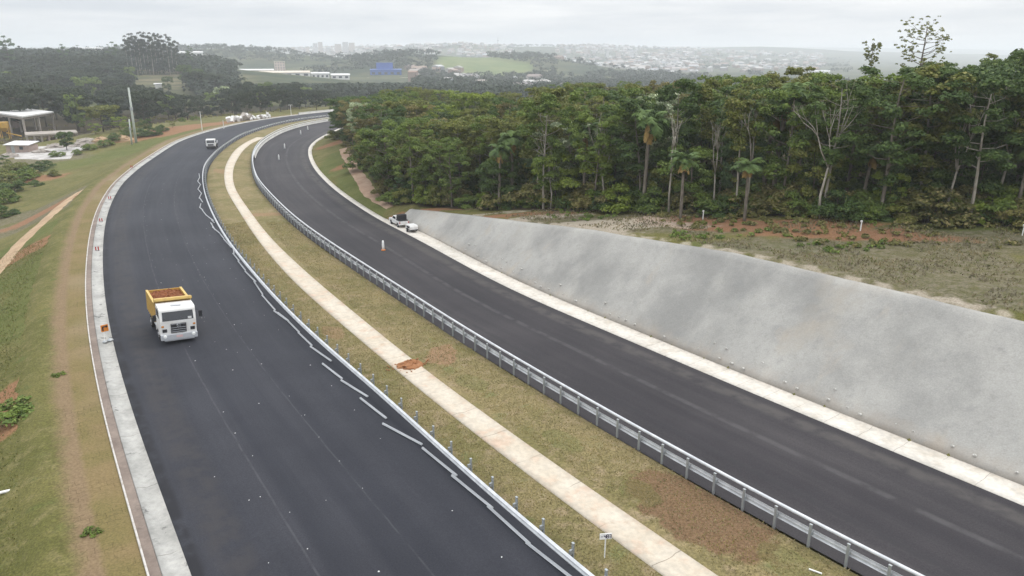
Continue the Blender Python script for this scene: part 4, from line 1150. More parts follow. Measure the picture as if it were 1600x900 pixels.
# turf: tufts standing on the mown ground nearest to the camera
def tufts(name, P, Z, size, mat, seed, label):
    g = np.random.default_rng(seed); n = len(P); a = g.uniform(0, 6.283, n); s = size * g.uniform(0.6, 1.5, n)
    lean = g.normal(0, 0.6, (n, 2))
    c = np.c_[P, Z]; t = np.c_[np.cos(a), np.sin(a), a * 0] * (s * 0.55)[:, None]
    tip = np.c_[lean * s[:, None], s]
    V = np.stack([c - t - [0, 0, .02], c + t - [0, 0, .02], c + tip + t * 0.25, c + tip - t * 0.25], 1).reshape(-1, 3)
    o = link(name, mesh_np(name, V, np.arange(4 * n).reshape(n, 4)), mat); tag(o, label, 'grass', kind='stuff')
gt = np.random.default_rng(33)
tufts('dry_grass', BENCH[0], terr(BENCH[0][:, 0], BENCH[0][:, 1]) + 0.02, 0.10, BENCH[1], 36, 'dry tufted grass on the bench between slope and forest')
m_tuft = leaf_mat('grass blades', (0.20, 0.18, 0.075), (0.33, 0.27, 0.14), (0.40, 0.32, 0.20), transl=0.4)
m_tuft2 = leaf_mat('grass blades green', (0.085, 0.105, 0.028), (0.16, 0.155, 0.055), (0.22, 0.18, 0.08), transl=0.3)
ir = gt.integers(40, 150, 90000); fr = gt.uniform(0.02, 0.97, 90000); nrl = normals(RL)
P = RL[ir] - nrl[ir] * (wm_[ir] * fr)[:, None] + gt.uniform(-.5, .5, (90000, 2))
dd = near_line(P[:, 0], P[:, 1], DLc)[0]; keep = ((dd < -0.1) | (dd > 2.15)) & (P[:, 1] > 22) & (P[:, 1] < 90)
keep &= (near_line(P[:, 0], P[:, 1], LR)[0] > 0.75) & (near_line(P[:, 0], P[:, 1], RL)[0] < -0.15)
P = P[keep]; ff = np.abs(near_line(P[:, 0], P[:, 1], RL)[0]) / 8.6
mz = np.interp(ff, [0, 0.02, 0.2, 0.4, 0.6, 0.8, 0.98, 1.0], [-0.1, 0.07, 0.13, 0.16, 0.16, 0.13, 0.06, -0.1])
tufts('grass', P, mz, 0.05, m_tuft, 34, 'short olive and straw coloured turf of the median')
ir = gt.integers(40, 150, 60000); ov = gt.uniform(5.2, 26, 60000); P = LL[ir] - normals(LL)[ir] * ov[:, None]
P = P + gt.uniform(-.5, .5, P.shape); kk = (P[:, 1] > 20) & (P[:, 1] < 85) & (P[:, 0] < -8); P = P[kk]
tufts('grass', P, terr(P[:, 0], P[:, 1]) + 0.02, 0.06, m_tuft2, 35, 'short green turf of the bank falling away left of the road')
for px, py, h, txt in ((32, 640, 0.75, 'bright green weed clump on the left bank, the largest one'), (22, 655, 0.8, 'green weed clump below the largest one on left bank'), (92, 587, 0.35, 'tiny dark weed on the left bank above the largest clump'), (144, 833, 0.35, 'small green weed at the sod edge low on left bank')):
    p = at(px, py); tag(plant('weed', p[0], p[1], h, 'mid', 'dark', 'weed_clump', wide=1.5 if h > .5 else 1.1), txt, 'weed clump')

# ------------------------------------------------------------------ vegetation on the left and far behind
def gpt(px, D):
    a = math.atan2(px - 800, F_PX / CS * 1.0); return D * math.sin(a), D * math.cos(a)
def plant_sky(kind, px, D, top, col, bk='dark', wide=1.0, name='tree', v=None, minh=3.0):
    x, y = gpt(px, D); g0 = float(terr(x, y, False))
    dep = to_px((x, y, 0))[2]
    zt = CAM_H - math.tan(PITCH - math.atan((450 - top) / F_PX)) * y
    return plant(kind, x, y, max(minh, zt - g0), col, bk, name, wide=wide, v=v, z=g0)
SKA = np.array([(-30, 124), (0, 122), (60, 125), (110, 130), (160, 131), (220, 130), (260, 140), (300, 144), (340, 138), (370, 126), (400, 124), (450, 126), (500, 133), (525, 142)])
la = []
gA = np.random.default_rng(41); pl = []
for _ in range(4000):
    px = gA.uniform(-25, 528); D = gA.uniform(300, 415)
    x, y = gpt(px, D); d = -near_line(x, y, LL)[0][0]
    if d < 7: continue
    if any((x - a) ** 2 + (y - b) ** 2 < 9.5 ** 2 for a, b in pl): continue
    pl.append((x, y)); la.append((px, D))
    if len(la) >= 78: break
groups_lbl = []
for px, D in sorted(la, key=lambda a: -a[1]):
    top = np.interp(px, SKA[:, 0], SKA[:, 1]) + random.uniform(0, 8) + (415 - D) * 0.11
    u = random.random(); col = 'fardark' if u < 0.62 else 'farblue' if u < 0.85 else 'mid'
    t = plant_sky('far', px, D, top, col, wide=random.uniform(0.8, 1.15), minh=5)
    groups_lbl.append((px, t, col, D))
def ord_labels(L, where, group):
    by = defaultdict(list)
    for px, t, col, D in L: by[(col, D > 358)].append((px, t))
    for (col, back), M in by.items():
        M.sort(key=lambda a: a[0])
        for i, (px, t) in enumerate(M):
            tag(t, '%s tree, %s row of %s, %s from left' % (COL_TXT[col], 'back' if back else 'front', where, ordinal(i + 1)), 'tree', group)
ord_labels(groups_lbl, 'wood beyond left road', 'trees of the wood beyond the left road')
# wooded hill behind, eucalyptus grove on its crest
SKB = np.array([(-30, 66), (0, 72), (40, 80), (90, 78), (110, 74), (130, 84), (175, 84), (200, 92), (230, 118), (290, 105), (330, 116)])
gB = np.random.default_rng(43); LB = []; pl = []
for _ in range(4000):
    px = gB.uniform(-25, 330); D = gB.uniform(480, 660)
    if 192 < px < 292 and D > 475: continue
    x, y = gpt(px, D)
    if any((x - a) ** 2 + (y - b) ** 2 < 13.5 ** 2 for a, b in pl): continue
    pl.append((x, y)); LB.append((px, D))
    if len(LB) >= 64: break
out = []
for px, D in LB:
    g0 = float(terr(*gpt(px, D), False)); x, y = gpt(px, D)
    top = np.interp(px, SKB[:, 0], SKB[:, 1]); zt = CAM_H - math.tan(PITCH - math.atan((450 - top) / F_PX)) * y
    h = min(random.uniform(11, 15), max(5, zt - g0 + random.uniform(-3, 0)))
    u = random.random(); col = 'fardark' if u < 0.6 else 'farblue' if u < 0.92 else 'mid'
    t = plant('far', x, y, h, col, 'dark', 'tree', wide=random.uniform(1.0, 1.4), z=g0); out.append((px, t, col, D - 220))
ord_labels(out, 'wooded hill at far left', 'trees of the wooded hill on the far left')
EU = [(197, 54), (204, 51), (211, 50), (218, 49), (224, 48), (230, 49), (236, 49), (243, 50), (249, 51), (255, 56), (262, 52), (268, 56), (274, 62), (215, 60), (240, 60)]
for i, (px, top) in enumerate(EU):
    t = plant_sky('euca', px, 655 + random.uniform(-15, 15), top, 'farblue' if i % 3 else 'fardark', 'pale', wide=random.uniform(0.65, 0.9), name='eucalyptus_tree')
    tag(t, 'tall grey-green eucalyptus in the grove on the hill crest, %s from left' % ordinal(i + 1), 'eucalyptus', 'eucalyptus grove on the left hill crest')
for px, D, top, col, txt in ((12, 640, 54, 'blue', 'tall dark tree standing out on hill skyline at far left'), (100, 640, 68, 'blue', 'dark tree on hill skyline between far left tree and the grove'), (175, 650, 64, 'blue', 'small skyline tree just left of the eucalyptus grove'), (296, 690, 71, 'blue', 'small dark tree right of the eucalyptus grove'), (285, 560, 102, 'dark', 'bushy tree at the right edge of the terraced field'), (305, 545, 108, 'dark', 'dark rounded tree right of the terraced field'), (256, 520, 120, 'dark', 'low tree below the terraced field')):
    tag(plant_sky('euca' if top < 75 else 'far', px, D, top, col, wide=1.1 if top < 75 else 0.75), txt, 'tree')
for px, py, top, v, kind, col, wd, txt in ((162, 206, 168, 0, 'dome', 'olive', 1.0, 'umbrella-shaped olive tree near the leaning poles'), (105, 236, 208, 1, 'dome', 'dark', 0.9, 'round dark green tree standing alone in the pale yard'), (122, 205, 152, 0, 'far', 'mid', 0.7, 'light green feathery tree behind the yard structures'), (133, 208, 178, 1, 'small', 'mid', 1.1, 'bushy green tree left of the umbrella-shaped tree'), (188, 205, 184, 0, 'small', 'yellow', 1.4, 'yellow-green shrubby tree right of the umbrella-shaped tree'), (232, 208, 187, 1, 'small', 'dark', 1.2, 'dark shrubby tree right of the leaning poles'), (150, 210, 194, 0, 'small', 'yellow', 1.5, 'low yellow-green tree under the umbrella-shaped tree'), (205, 212, 192, 0, 'small', 'mid', 1.3, 'green shrub-like tree behind the foot of the poles'), (350, 172, 138, 0, 'far', 'silver', 0.8, 'silvery tree left of the white rubble pile'), (270, 200, 190, 0, 'small', 'olive', 1.2, 'small palm-like olive bush tree beside the sandy patch'), (8, 262, 244, 1, 'small', 'dark', 1.6, 'dark shrubby tree at the left margin below the yard')):
    p = at(px, py); D = math.hypot(p[0], p[1]); dep = to_px(p)[2]; h = (py - top) / F_PX * dep * 1.03
    tag(plant(kind, p[0], p[1], h, col, 'dark', 'tree', v=v, wide=wd, z=p[2]), txt, 'tree')
lb = []
for px, py, h in ((5, 290, 3.6), (20, 300, 2.6), (30, 285, 3.0), (45, 278, 2.6), (8, 318, 3.0), (60, 268, 2.4), (25, 268, 2.8), (75, 262, 2.0), (90, 245, 1.8), (0, 340, 2.2), (55, 292, 1.6), (85, 275, 1.5), (120, 242, 1.6), (140, 234, 1.8), (165, 228, 2.0), (180, 220, 2.2), (196, 214, 2.2), (222, 214, 2.4), (240, 212, 2.4), (252, 206, 2.2), (222, 200, 2.4), (190, 198, 2.2), (170, 196, 2.4), (285, 190, 1.4), (305, 188, 1.5)):
    p = at(px, py); col = random.choice(['dark', 'mid', 'mid', 'olive'])
    lb.append((px, plant('bush', p[0], p[1], h, col, 'dark', 'bush', wide=random.uniform(1.0, 1.5), z=p[2])))
for i, (px, t) in enumerate(sorted(lb, key=lambda a: a[0])):
    tag(t, 'bush on low ground beside the left road, %s from the left' % ordinal(i + 1), 'bush', 'bushes on the low ground on the left')
gl = np.random.default_rng(55)
X1 = gl.uniform(-190, -50, 16000); Y1 = gl.uniform(90, 330, 16000); d1 = -near_line(X1, Y1, LL)[0] - GUT
sel = (d1 > 26) & (vnoise(X1, Y1, 12, 61) > 0.0); P1 = np.c_[X1, Y1][sel]
yc = np.array([at(70, 236)[:2]])
P1 = P1[(np.hypot(P1[:, 0] - yc[0, 0], P1[:, 1] - yc[0, 1]) > 34)][:900]
scrub_mass('ground_cover', P1, gl.uniform(0.25, 0.9, len(P1)), 90, 0.22, LM['scrub'], 'rough scrub on the low ground left of the left road', 56, 'scrub')

# far woods and the town: masses nobody could count
gw = np.random.default_rng(61)
n = 60000; px = gw.uniform(-60, 1330, n); D = np.exp(gw.uniform(math.log(420), math.log(3600), n))
ang = np.arctan2(px - 800, F_PX / CS); X1, Y1 = D * np.sin(ang), D * np.cos(ang)
nz = vnoise(X1, Y1, 190, 71, 4)
thr = np.where(D < 900, -0.16, np.where(D < 1700, -0.08, 0.16))
keepw = nz > thr
keepw &= ~((np.abs(X1 + 42) < 72) & (Y1 > 1020) & (Y1 < 1370))                # the green field stays open
keepw &= ~((px > 192) & (px < 295) & (D > 420) & (D < 648))
keepw &= ~((px > 370) & (px < 645) & (D > 860) & (D < 1060))
keepw |= (np.hypot((X1 - 60) / 105, (Y1 - 1420) / 210) < 1) | (np.hypot((X1 + 190) / 80, (Y1 - 1180) / 170) < 1)
keepw &= D > 425
keepw &= ~((px > 868) & (D > 950) & (D < 2600) & (nz < 0.10))
keepw &= ~((near_raw(X1, Y1, FRONT) < 85) & (Y1 < 330))
X1, Y1, D, PXW = [q[keepw][:12000] for q in (X1, Y1, D, px)]
Z1 = terr(X1, Y1, False); cs, rs = [], []
cent = []; rad = []
for x, y, z, d, pxw in zip(X1, Y1, Z1, D, PXW):
    h = gw.uniform(6, 12); k_ = 3 if d < 900 else 2
    if 360 < pxw < 650 and d < 1000: h = min(h, CAM_H - 40 / F_PX * d - z)
    if h < 2.5: continue
    for _ in range(k_):
        cent.append((x + gw.normal(0, h * 0.28), y + gw.normal(0, h * 0.28), z + h * gw.uniform(0.3, 0.72))); rad.append(h * gw.uniform(0.30, 0.45))
V, Q = clump_leaves(np.array(cent), np.array(rad), 1.35, 1.15, gw, flat=0.8)
tag(link('distant_woods', mesh_np('distant_woods', V, Q), LM['farblue']), 'far-off woods on the ridges and in the valley behind the roads', 'woods', kind='stuff')

k = NM('town walls', 0.85, 0.2)
isl = k.island()
k.color(k.ramp(isl, [(0.0, (0.36, 0.34, 0.32)), (0.3, (0.46, 0.44, 0.42)), (0.5, (0.30, 0.26, 0.23)), (0.66, (0.28, 0.18, 0.13)), (0.8, (0.22, 0.23, 0.25)), (1.0, (0.58, 0.57, 0.55))]))
m_town = k.m
town = MB(); n_t = 0; gtn = np.random.default_rng(67)
for (p0, p1, d0, d1, cnt) in ((430, 560, 2200, 3500, 480), (560, 800, 2400, 4200, 520), (640, 900, 640, 980, 45), (870, 1090, 1550, 3400, 480), (1060, 1290, 1700, 3800, 220), (0, 430, 2200, 3600, 120), (640, 720, 900, 1100, 12)):
    for _ in range(cnt):
        px = gtn.uniform(p0, p1); D = gtn.uniform(d0, d1); x, y = gpt(px, D); z = float(terr(x, y, False))
        s = gtn.uniform(6, 14) * (1.0 if D < 1200 else 1.25); w2 = s * gtn.uniform(0.7, 1.6); h = gtn.uniform(3.2, 7) * (1.6 if gtn.random() < 0.12 else 1)
        a = gtn.uniform(0, 3.14); town.box((x, y, z + h / 2 - 0.5), (w2, s, h + 1), rz=a)
        ca, sa = math.cos(a), math.sin(a)
        def lp(u, v, zz): return (x + ca * u - sa * v, y + sa * u + ca * v, zz)
        e = 0.3; t_ = z + h + 0.02
        town.add([lp(-w2 / 2 - e, -s / 2 - e, t_), lp(w2 / 2 + e, -s / 2 - e, t_), lp(w2 / 2 + e, s / 2 + e, t_), lp(-w2 / 2 - e, s / 2 + e, t_), lp(-w2 / 2, 0, t_ + s * 0.2), lp(w2 / 2, 0, t_ + s * 0.2)], [(0, 1, 5, 4), (2, 3, 4, 5), (1, 2, 5), (3, 0, 4), (3, 2, 1, 0)])
tag(town.build('distant_town', m_town), 'small houses of the far-off town, hazy on the hills', 'town', kind='stuff')

# ------------------------------------------------------------------ far buildings, each a thing
def facade(name, wallc, winc, sx, sz):
    k = NM(name, 0.8, 0.3)
    bt = k.n.new('ShaderNodeTexBrick'); bt.offset = 0.0
    bt.inputs['Scale'].default_value = 1; bt.inputs['Brick Width'].default_value = sx; bt.inputs['Row Height'].default_value = sz
    bt.inputs['Mortar Size'].default_value = min(sx, sz) * 0.28; bt.inputs['Mortar Smooth'].default_value = 0.1
    bt.inputs['Color1'].default_value = (*winc, 1); bt.inputs['Color2'].default_value = (*[v * 1.3 for v in winc], 1); bt.inputs['Mortar'].default_value = (*wallc, 1)
    s = k.sep(k.coord()); cb = k.n.new('ShaderNodeCombineXYZ'); k.l.new(k.math('ADD', s[0], s[1]), cb.inputs[0]); k.l.new(s[2], cb.inputs[1]); k.l.new(cb.outputs[0], bt.inputs['Vector'])
    k.color(bt.outputs[0]); return k.m
m_white = paint('white render', (0.66, 0.65, 0.63), 0.8, 0.3, dirt=0.25, scale=0.3)
m_cream = paint('cream render', (0.55, 0.48, 0.40), 0.8, 0.3, dirt=0.25, scale=0.3)
m_blue = paint('blue cladding', (0.035, 0.10, 0.34), 0.5, 0.4, dirt=0.12, scale=0.2)
m_grey = paint('grey roof', (0.33, 0.34, 0.35), 0.7, 0.3, dirt=0.3, scale=0.3)
m_roofw = paint('white roof sheet', (0.60, 0.59, 0.58), 0.6, 0.4, dirt=0.3, scale=0.6)
m_brick = paint('terracotta', (0.30, 0.13, 0.08), 0.85, 0.2, dirt=0.25, scale=0.4)
m_win = paint('dark windows', (0.05, 0.06, 0.07), 0.2, 0.6, dirt=0.0)
m_tow = facade('tower facade', (0.58, 0.56, 0.54), (0.16, 0.17, 0.19), 3.2, 3.0)
m_tow2 = facade('tower facade warm', (0.55, 0.47, 0.41), (0.15, 0.15, 0.16), 3.0, 3.0)

def far_building(name, label, cat, px0, px1, top, base, D, depth, wallm, roofm, group=None, gable=0.0, wins=0, rz=0.0):
    x0, y0 = gpt(px0, D); x1, y1 = gpt(px1, D); w = math.hypot(x1 - x0, y1 - y0); cx, cy = (x0 + x1) / 2, (y0 + y1) / 2
    zt = CAM_H - math.tan(PITCH - math.atan((450 - top) / F_PX)) * cy
    zb = CAM_H - math.tan(PITCH - math.atan((450 - base) / F_PX)) * cy
    zg = min(zb, float(terr(cx, cy, False)))
    if zg < zb - 6: zg = zb - 6
    h = zt - zb; a = math.atan2(y1 - y0, x1 - x0) + rz
    t = empty(name, (cx, cy, zb), a); tag(t, label, cat, group)
    b = MB(); b.box((0, depth / 2, (h - gable + zg - zb - 1) / 2), (w, depth, h - gable - (zg - zb) + 1)); b.build('wall', wallm, t)
    b = MB(); hz = h - gable + 0.02
    if gable > 0: b.prism([(-0.6, hz), (depth + 0.6, hz), (depth + 0.6, hz + 0.35), (depth / 2, hz + gable), (-0.6, hz + 0.35)], 'X', -w / 2 - 0.6, w / 2 + 0.6)
    else: b.box((0, depth / 2, hz + 0.3), (w + 0.8, depth + 0.8, 0.6))
    b.build('roof', roofm, t)
    for i in range(wins):
        b = MB(); wx = w / wins; b.box((-w / 2 + wx * (i + 0.5), -0.06, h * 0.5), (wx * 0.5, 0.1, h * 0.28)); b.build('window', m_win, t)
    return t
FB = 'industrial buildings in the valley'
far_building('warehouse', 'long low white warehouse in the valley left of the blue factory', 'warehouse', 402, 482, 111, 123, 880, 45, m_white, m_cream, FB, 2.0, 6)
far_building('warehouse', 'low cream-roofed shed behind the long white warehouse', 'warehouse', 372, 425, 108, 117, 930, 30, m_cream, m_roofw, FB, 1.5, 4)
far_building('apartment_block', 'pale square block rising behind the white warehouse', 'building', 427, 444, 97, 112, 960, 14, m_tow2, m_cream, FB)
far_building('warehouse', 'white building right of the long warehouse', 'warehouse', 484, 512, 113, 125, 890, 25, m_white, m_roofw, FB, 1.5, 4)
far_building('warehouse', 'small white-roofed building between the warehouse and the blue factory', 'warehouse', 515, 544, 115, 126, 900, 20, m_white, m_roofw, FB, 2, 3)
far_building('house', 'small white house in front of the valley warehouses', 'house', 521, 531, 124, 134, 780, 9, m_white, m_grey, FB, 1.5, 2)
far_building('factory', 'broad bright blue factory hall in the valley', 'factory', 577, 626, 108, 121, 1000, 40, m_blue, m_blue, FB, 1.0, 5)
far_building('factory', 'taller blue block on top of the blue factory', 'factory', 587, 613, 99, 110, 1015, 25, m_blue, m_blue, FB)
far_building('wall', 'tan retaining wall below the blue factory', 'wall', 572, 642, 122, 129, 970, 3, m_cream, m_cream, FB)
far_building('warehouse', 'white shed on the ridge right of the eucalyptus grove', 'warehouse', 279, 317, 80, 92, 1150, 25, m_white, m_roofw, FB, 2, 4)
far_building('warehouse', 'pale shed on the ridge left of the eucalyptus grove', 'warehouse', 116, 162, 74, 81, 1250, 25, m_white, m_roofw, FB, 1.5, 4)
far_building('house', 'small white house below the ridge, right of the terraced field', 'house', 325, 343, 119, 128, 640, 8, m_white, m_roofw, FB, 1.2, 3)
far_building('house', 'white house behind the dark wood, left of the long warehouse', 'house', 362, 388, 111, 122, 760, 10, m_white, m_grey, FB, 1.5, 4)
far_building('house', 'tiny white house at the foot of the terraced field', 'house', 235, 246, 130, 134, 520, 6, m_white, m_roofw, FB, 0.8, 1)
far_building('house', 'terracotta house in the hollow left of the green field', 'house', 672, 688, 117, 124, 1000, 9, m_brick, m_brick, FB, 1.5, 2)
for i, (a, b, t_, bs, D, mm, txt) in enumerate(((920, 985, 115, 127, 1500, m_white, 'long white industrial roof above the forest skyline, centre'), (962, 1000, 120, 131, 1400, m_grey, 'grey-blue industrial hall above the forest skyline, centre'), (1020, 1062, 111, 122, 1700, m_cream, 'cream warehouse beyond the forest, right of the centre'), (935, 962, 108, 115, 1900, m_white, 'small white warehouse high in the hazy valley'), (1075, 1130, 108, 118, 1900, m_white, 'wide pale warehouse beyond the forest skyline, right'), (1240, 1300, 110, 122, 1600, m_white, 'white roof showing in the gap of the forest skyline on the right'), (880, 915, 112, 119, 1700, m_white, 'small pale warehouse at the right foot of the dark wooded hill'))):
    far_building('warehouse', txt, 'warehouse', a, b, t_, bs, D, 40, mm, m_roofw, 'warehouses of the hazy valley', 2.0, 5)
tw = [(524, 534, 69, 84), (536, 545, 66, 84), (546, 555, 67, 84), (490, 497, 68, 82), (498, 505, 66, 82), (478, 484, 73, 83), (510, 516, 75, 84), (456, 462, 74, 84), (466, 471, 76, 84), (560, 566, 76, 86), (700, 706, 76, 88), (715, 722, 75, 88), (730, 736, 77, 88), (905, 910, 82, 95), (947, 952, 80, 96), (962, 970, 82, 97), (984, 990, 82, 98), (996, 1001, 85, 98), (1012, 1018, 86, 98), (868, 874, 84, 95)]
tw.sort()
for i, (a, b, t_, bs) in enumerate(tw):
    far_building('apartment_tower', 'hazy apartment tower on the far town skyline, %s from the left' % ordinal(i + 1), 'tower block', a, b, t_, bs, 2500 + 60 * (i % 5), 16, m_tow if i % 2 else m_tow2, m_grey, 'apartment towers of the far town')
x, y = gpt(778, 1900); t = empty('mast', (x, y, float(terr(x, y, False)))); tag(t, 'thin mast on the hazy skyline above the green field', 'mast')
b = MB(); b.tube([(0, 0, -2), (0, 0, 70)], [0.9, 0.35], 6); b.build('pole', m_grey, t); b = MB(); b.box((0, 0, 62), (3.4, 3.4, 1.0)); b.box((0, 0, 52), (3, 3, 0.8)); b.build('antenna_platform', m_grey, t)

# ------------------------------------------------------------------ yard on the left
m_yard = concrete('yard rubble ground', (0.50, 0.48, 0.46), (0.34, 0.32, 0.30), stain=(0.16, 0.13, 0.10), stain_amt=0.7)
YP = [(12, 244), (30, 234), (62, 229), (100, 228), (132, 226), (136, 232), (118, 240), (112, 249), (60, 251), (20, 250)]
yp = [at(*p) for p in YP]; cx_, cy_ = np.mean([p[:2] for p in yp], axis=0)
vs, fs = [], []; nr = 7
for r_i in range(nr + 1):
    for p in yp:
        f = r_i / nr; x = cx_ + (p[0] - cx_) * f; y = cy_ + (p[1] - cy_) * f
        vs.append((x, y, float(terr(x, y)) + (0.22 if r_i < nr else -0.2)))
m = len(yp)
for r_i in range(nr):
    for j in range(m): fs.append((r_i * m + j, r_i * m + (j + 1) % m, (r_i + 1) * m + (j + 1) % m, (r_i + 1) * m + j))
b = MB(); b.add(vs, fs); tag(b.build('yard_ground', m_yard), kind='structure')
m_conc = concrete('raw concrete', (0.36, 0.32, 0.285), (0.27, 0.24, 0.21), stain_amt=0.5)
m_conc2 = concrete('pink raw concrete', (0.40, 0.31, 0.27), (0.30, 0.235, 0.205), stain_amt=0.5)
m_yel = paint('machine yellow', (0.52, 0.30, 0.045), 0.5, 0.5, dirt=0.4)
def para(A, B, Dp):
    A, B, Dp = [np.array(q, float) for q in (A, B, Dp)]; return A, B - A, Dp - B
gy0 = -5.75
A, ex, ey = para(atz(35, 183, 1.0), atz(82, 176, 1.0), atz(22, 168.5, 1.0))
def pp(o, ex, ey, u, v, z): q = o + ex * u + ey * v; return (q[0], q[1], z)
sh = empty('open_shed', (A[0], A[1], gy0)); tag(sh, 'open shed with a flat white roof on tall columns at the left edge', 'shed')
def lq(p): return (p[0] - A[0], p[1] - A[1], p[2] - gy0)
def slab(o, ex, ey, u0, u1, v0, v1, z0, z1, b, lf):
    c = [lf(pp(o, ex, ey, u, v, z)) for z in (z0, z1) for u, v in ((u0, v0), (u1, v0), (u1, v1), (u0, v1))]
    b.add(c, [(3, 2, 1, 0), (4, 5, 6, 7), (0, 1, 5, 4), (1, 2, 6, 5), (2, 3, 7, 6), (3, 0, 4, 7)])
b = MB(); slab(A, ex, ey, -0.02, 1.02, -0.02, 1.02, 0.9, 1.35, b, lq); b.build('roof', m_roofw, sh)
b = MB(); slab(A, ex, ey, 0, 1, 0, 0.02, 0.2, 0.88, b, lq); slab(A, ex, ey, 0, 0.02, 0.021, 1, 0.2, 0.88, b, lq); slab(A, ex, ey, 0.98, 1, 0.021, 1, 0.2, 0.88, b, lq); b.build('roof_beam', m_conc, sh)
for u, v in ((0.01, 0.01), (0.5, 0.01), (0.99, 0.01), (0.01, 0.35), (0.01, 0.7), (0.99, 0.5), (0.99, 0.99), (0.5, 0.99), (0.5, 0.5), (0.01, 0.99)):
    q = A + ex * u + ey * v; b = MB(); b.box(lq((q[0], q[1], (0.15 + gy0 - 0.6) / 2)), (0.5, 0.5, 0.15 - gy0 + 0.6)); b.build('column', m_conc, sh)
b = MB(); slab(A, ex, ey, 0.05, 0.9, 0.86, 0.90, gy0 - 0.5, -1.5, b, lq); b.build('back_wall', m_conc2, sh)
A2, ex2, ey2 = para(atz(40, 212, -2.7), atz(122, 208, -2.7), atz(118, 204, -2.7))
fr = empty('unfinished_building', (A2[0], A2[1], gy0)); tag(fr, 'unfinished low concrete frame with slab on columns, before the white roofed shed', 'structure')
def lq2(p): return (p[0] - A2[0], p[1] - A2[1], p[2] - gy0)
b = MB(); slab(A2, ex2, ey2, 0, 1, 0, 1, -2.9, -2.45, b, lq2); b.build('slab', m_conc, fr)
for u in np.linspace(0.02, 0.98, 8):
    for v in (0.05, 0.95):
        q = A2 + ex2 * u + ey2 * v; b = MB(); b.box(lq2((q[0], q[1], (-2.92 + gy0 - 0.5) / 2)), (0.38, 0.38, -2.92 - gy0 + 0.5)); b.build('column', m_conc2 if int(u * 50) % 3 == 0 else m_conc, fr)
for u in (0.15, 0.5, 0.75):
    q = A2 + ex2 * u + ey2 * 0.5; b = MB(); b.box(lq2((q[0], q[1], gy0 + 0.7)), (2.6, 1.6, 1.6)); b.build('block_stack', m_conc2, fr)
p = at(10, 217); t = empty('aggregate_hopper', p, 0.4); tag(t, 'tall yellow hopper machine under the white roofed shed', 'machine')
b = MB(); b.box((0, 0, 4.4), (2.4, 2.4, 1.8)); b.add([(-1.2, -1.2, 3.5), (1.2, -1.2, 3.5), (1.2, 1.2, 3.5), (-1.2, 1.2, 3.5), (-.3, -.3, 2.2), (.3, -.3, 2.2), (.3, .3, 2.2), (-.3, .3, 2.2)], [(0, 1, 5, 4), (1, 2, 6, 5), (2, 3, 7, 6), (3, 0, 4, 7), (4, 5, 6, 7)]); b.build('hopper', m_yel, t)
for sx_ in (-1, 1):
    for sy_ in (-1, 1): b = MB(); b.box((sx_ * 1.15, sy_ * 1.15, 1.6), (0.2, 0.2, 3.8)); b.build('leg', m_yel, t)
b = MB(); b.tube([(0.3, 0, 1.9), (4.2, 0.5, 0.6)], 0.22, 8); b.build('conveyor', m_yel, t)
p = at(36, 238); t = empty('hut', p, R(-6)); tag(t, 'small hut with a pale sheet roof on the white yard', 'hut')
b = MB(); b.box((0, 0, 0.9), (6.4, 3.6, 2.2)); b.build('wall', m_conc2, t)
b = MB(); b.prism([(-2.2, 2.02), (2.2, 2.62), (2.2, 2.74), (-2.2, 2.14)], 'X', -3.6, 3.6); b.build('roof', m_roofw, t)
b = MB(); b.box((-1.2, -1.83, 0.95), (0.9, 0.05, 1.9)); b.build('door', m_post, t); b = MB(); b.box((1.2, -1.83, 1.3), (1.0, 0.05, 0.8)); b.build('window', m_win, t)
# stacked blocks and rubble on the yard
for i, (px, py, s, txt) in enumerate(((66, 239, 1.0, 'low rubble heap right of the hut'), (88, 232, 1.2, 'grey rubble heap before the concrete frame'), (16, 246, 1.1, 'pale rubble heap left of the hut'), (120, 230, 0.9, 'rubble heap right of the round dark tree'), (135, 224, 1.3, 'dusty heap at the right end of the yard'), (160, 222, 1.3, 'brown earth heap between the yard and the leaning poles'), (190, 219, 1.2, 'brown earth heap at the foot of the leaning poles'))):
    p = at(px, py); g = np.random.default_rng(200 + i); b = MB()
    nseg, nrr = 14, 5; vs, fs = [], []
    for r_i in range(nrr + 1):
        for j in range(nseg):
            a = 6.283 * j / nseg; f = 1 - r_i / nrr; rr = s * 2.6 * f * (1 + 0.25 * g.normal()); vs.append((rr * math.cos(a), rr * 0.6 * math.sin(a), s * 1.1 * (1 - f ** 1.6) + 0.1 * g.normal() - (0.3 if r_i == 0 else 0)))
    for r_i in range(nrr):
        for j in range(nseg): fs.append((r_i * nseg + j, r_i * nseg + (j + 1) % nseg, (r_i + 1) * nseg + (j + 1) % nseg, (r_i + 1) * nseg + j))
    fs.append(tuple(nrr * nseg + j for j in range(nseg))); b.add(vs, fs)
    o = b.build('rubble_heap', m_conc if i not in (5, 6) else m_track); o.location = p; tag(o, txt, 'heap', 'heaps about the yard')
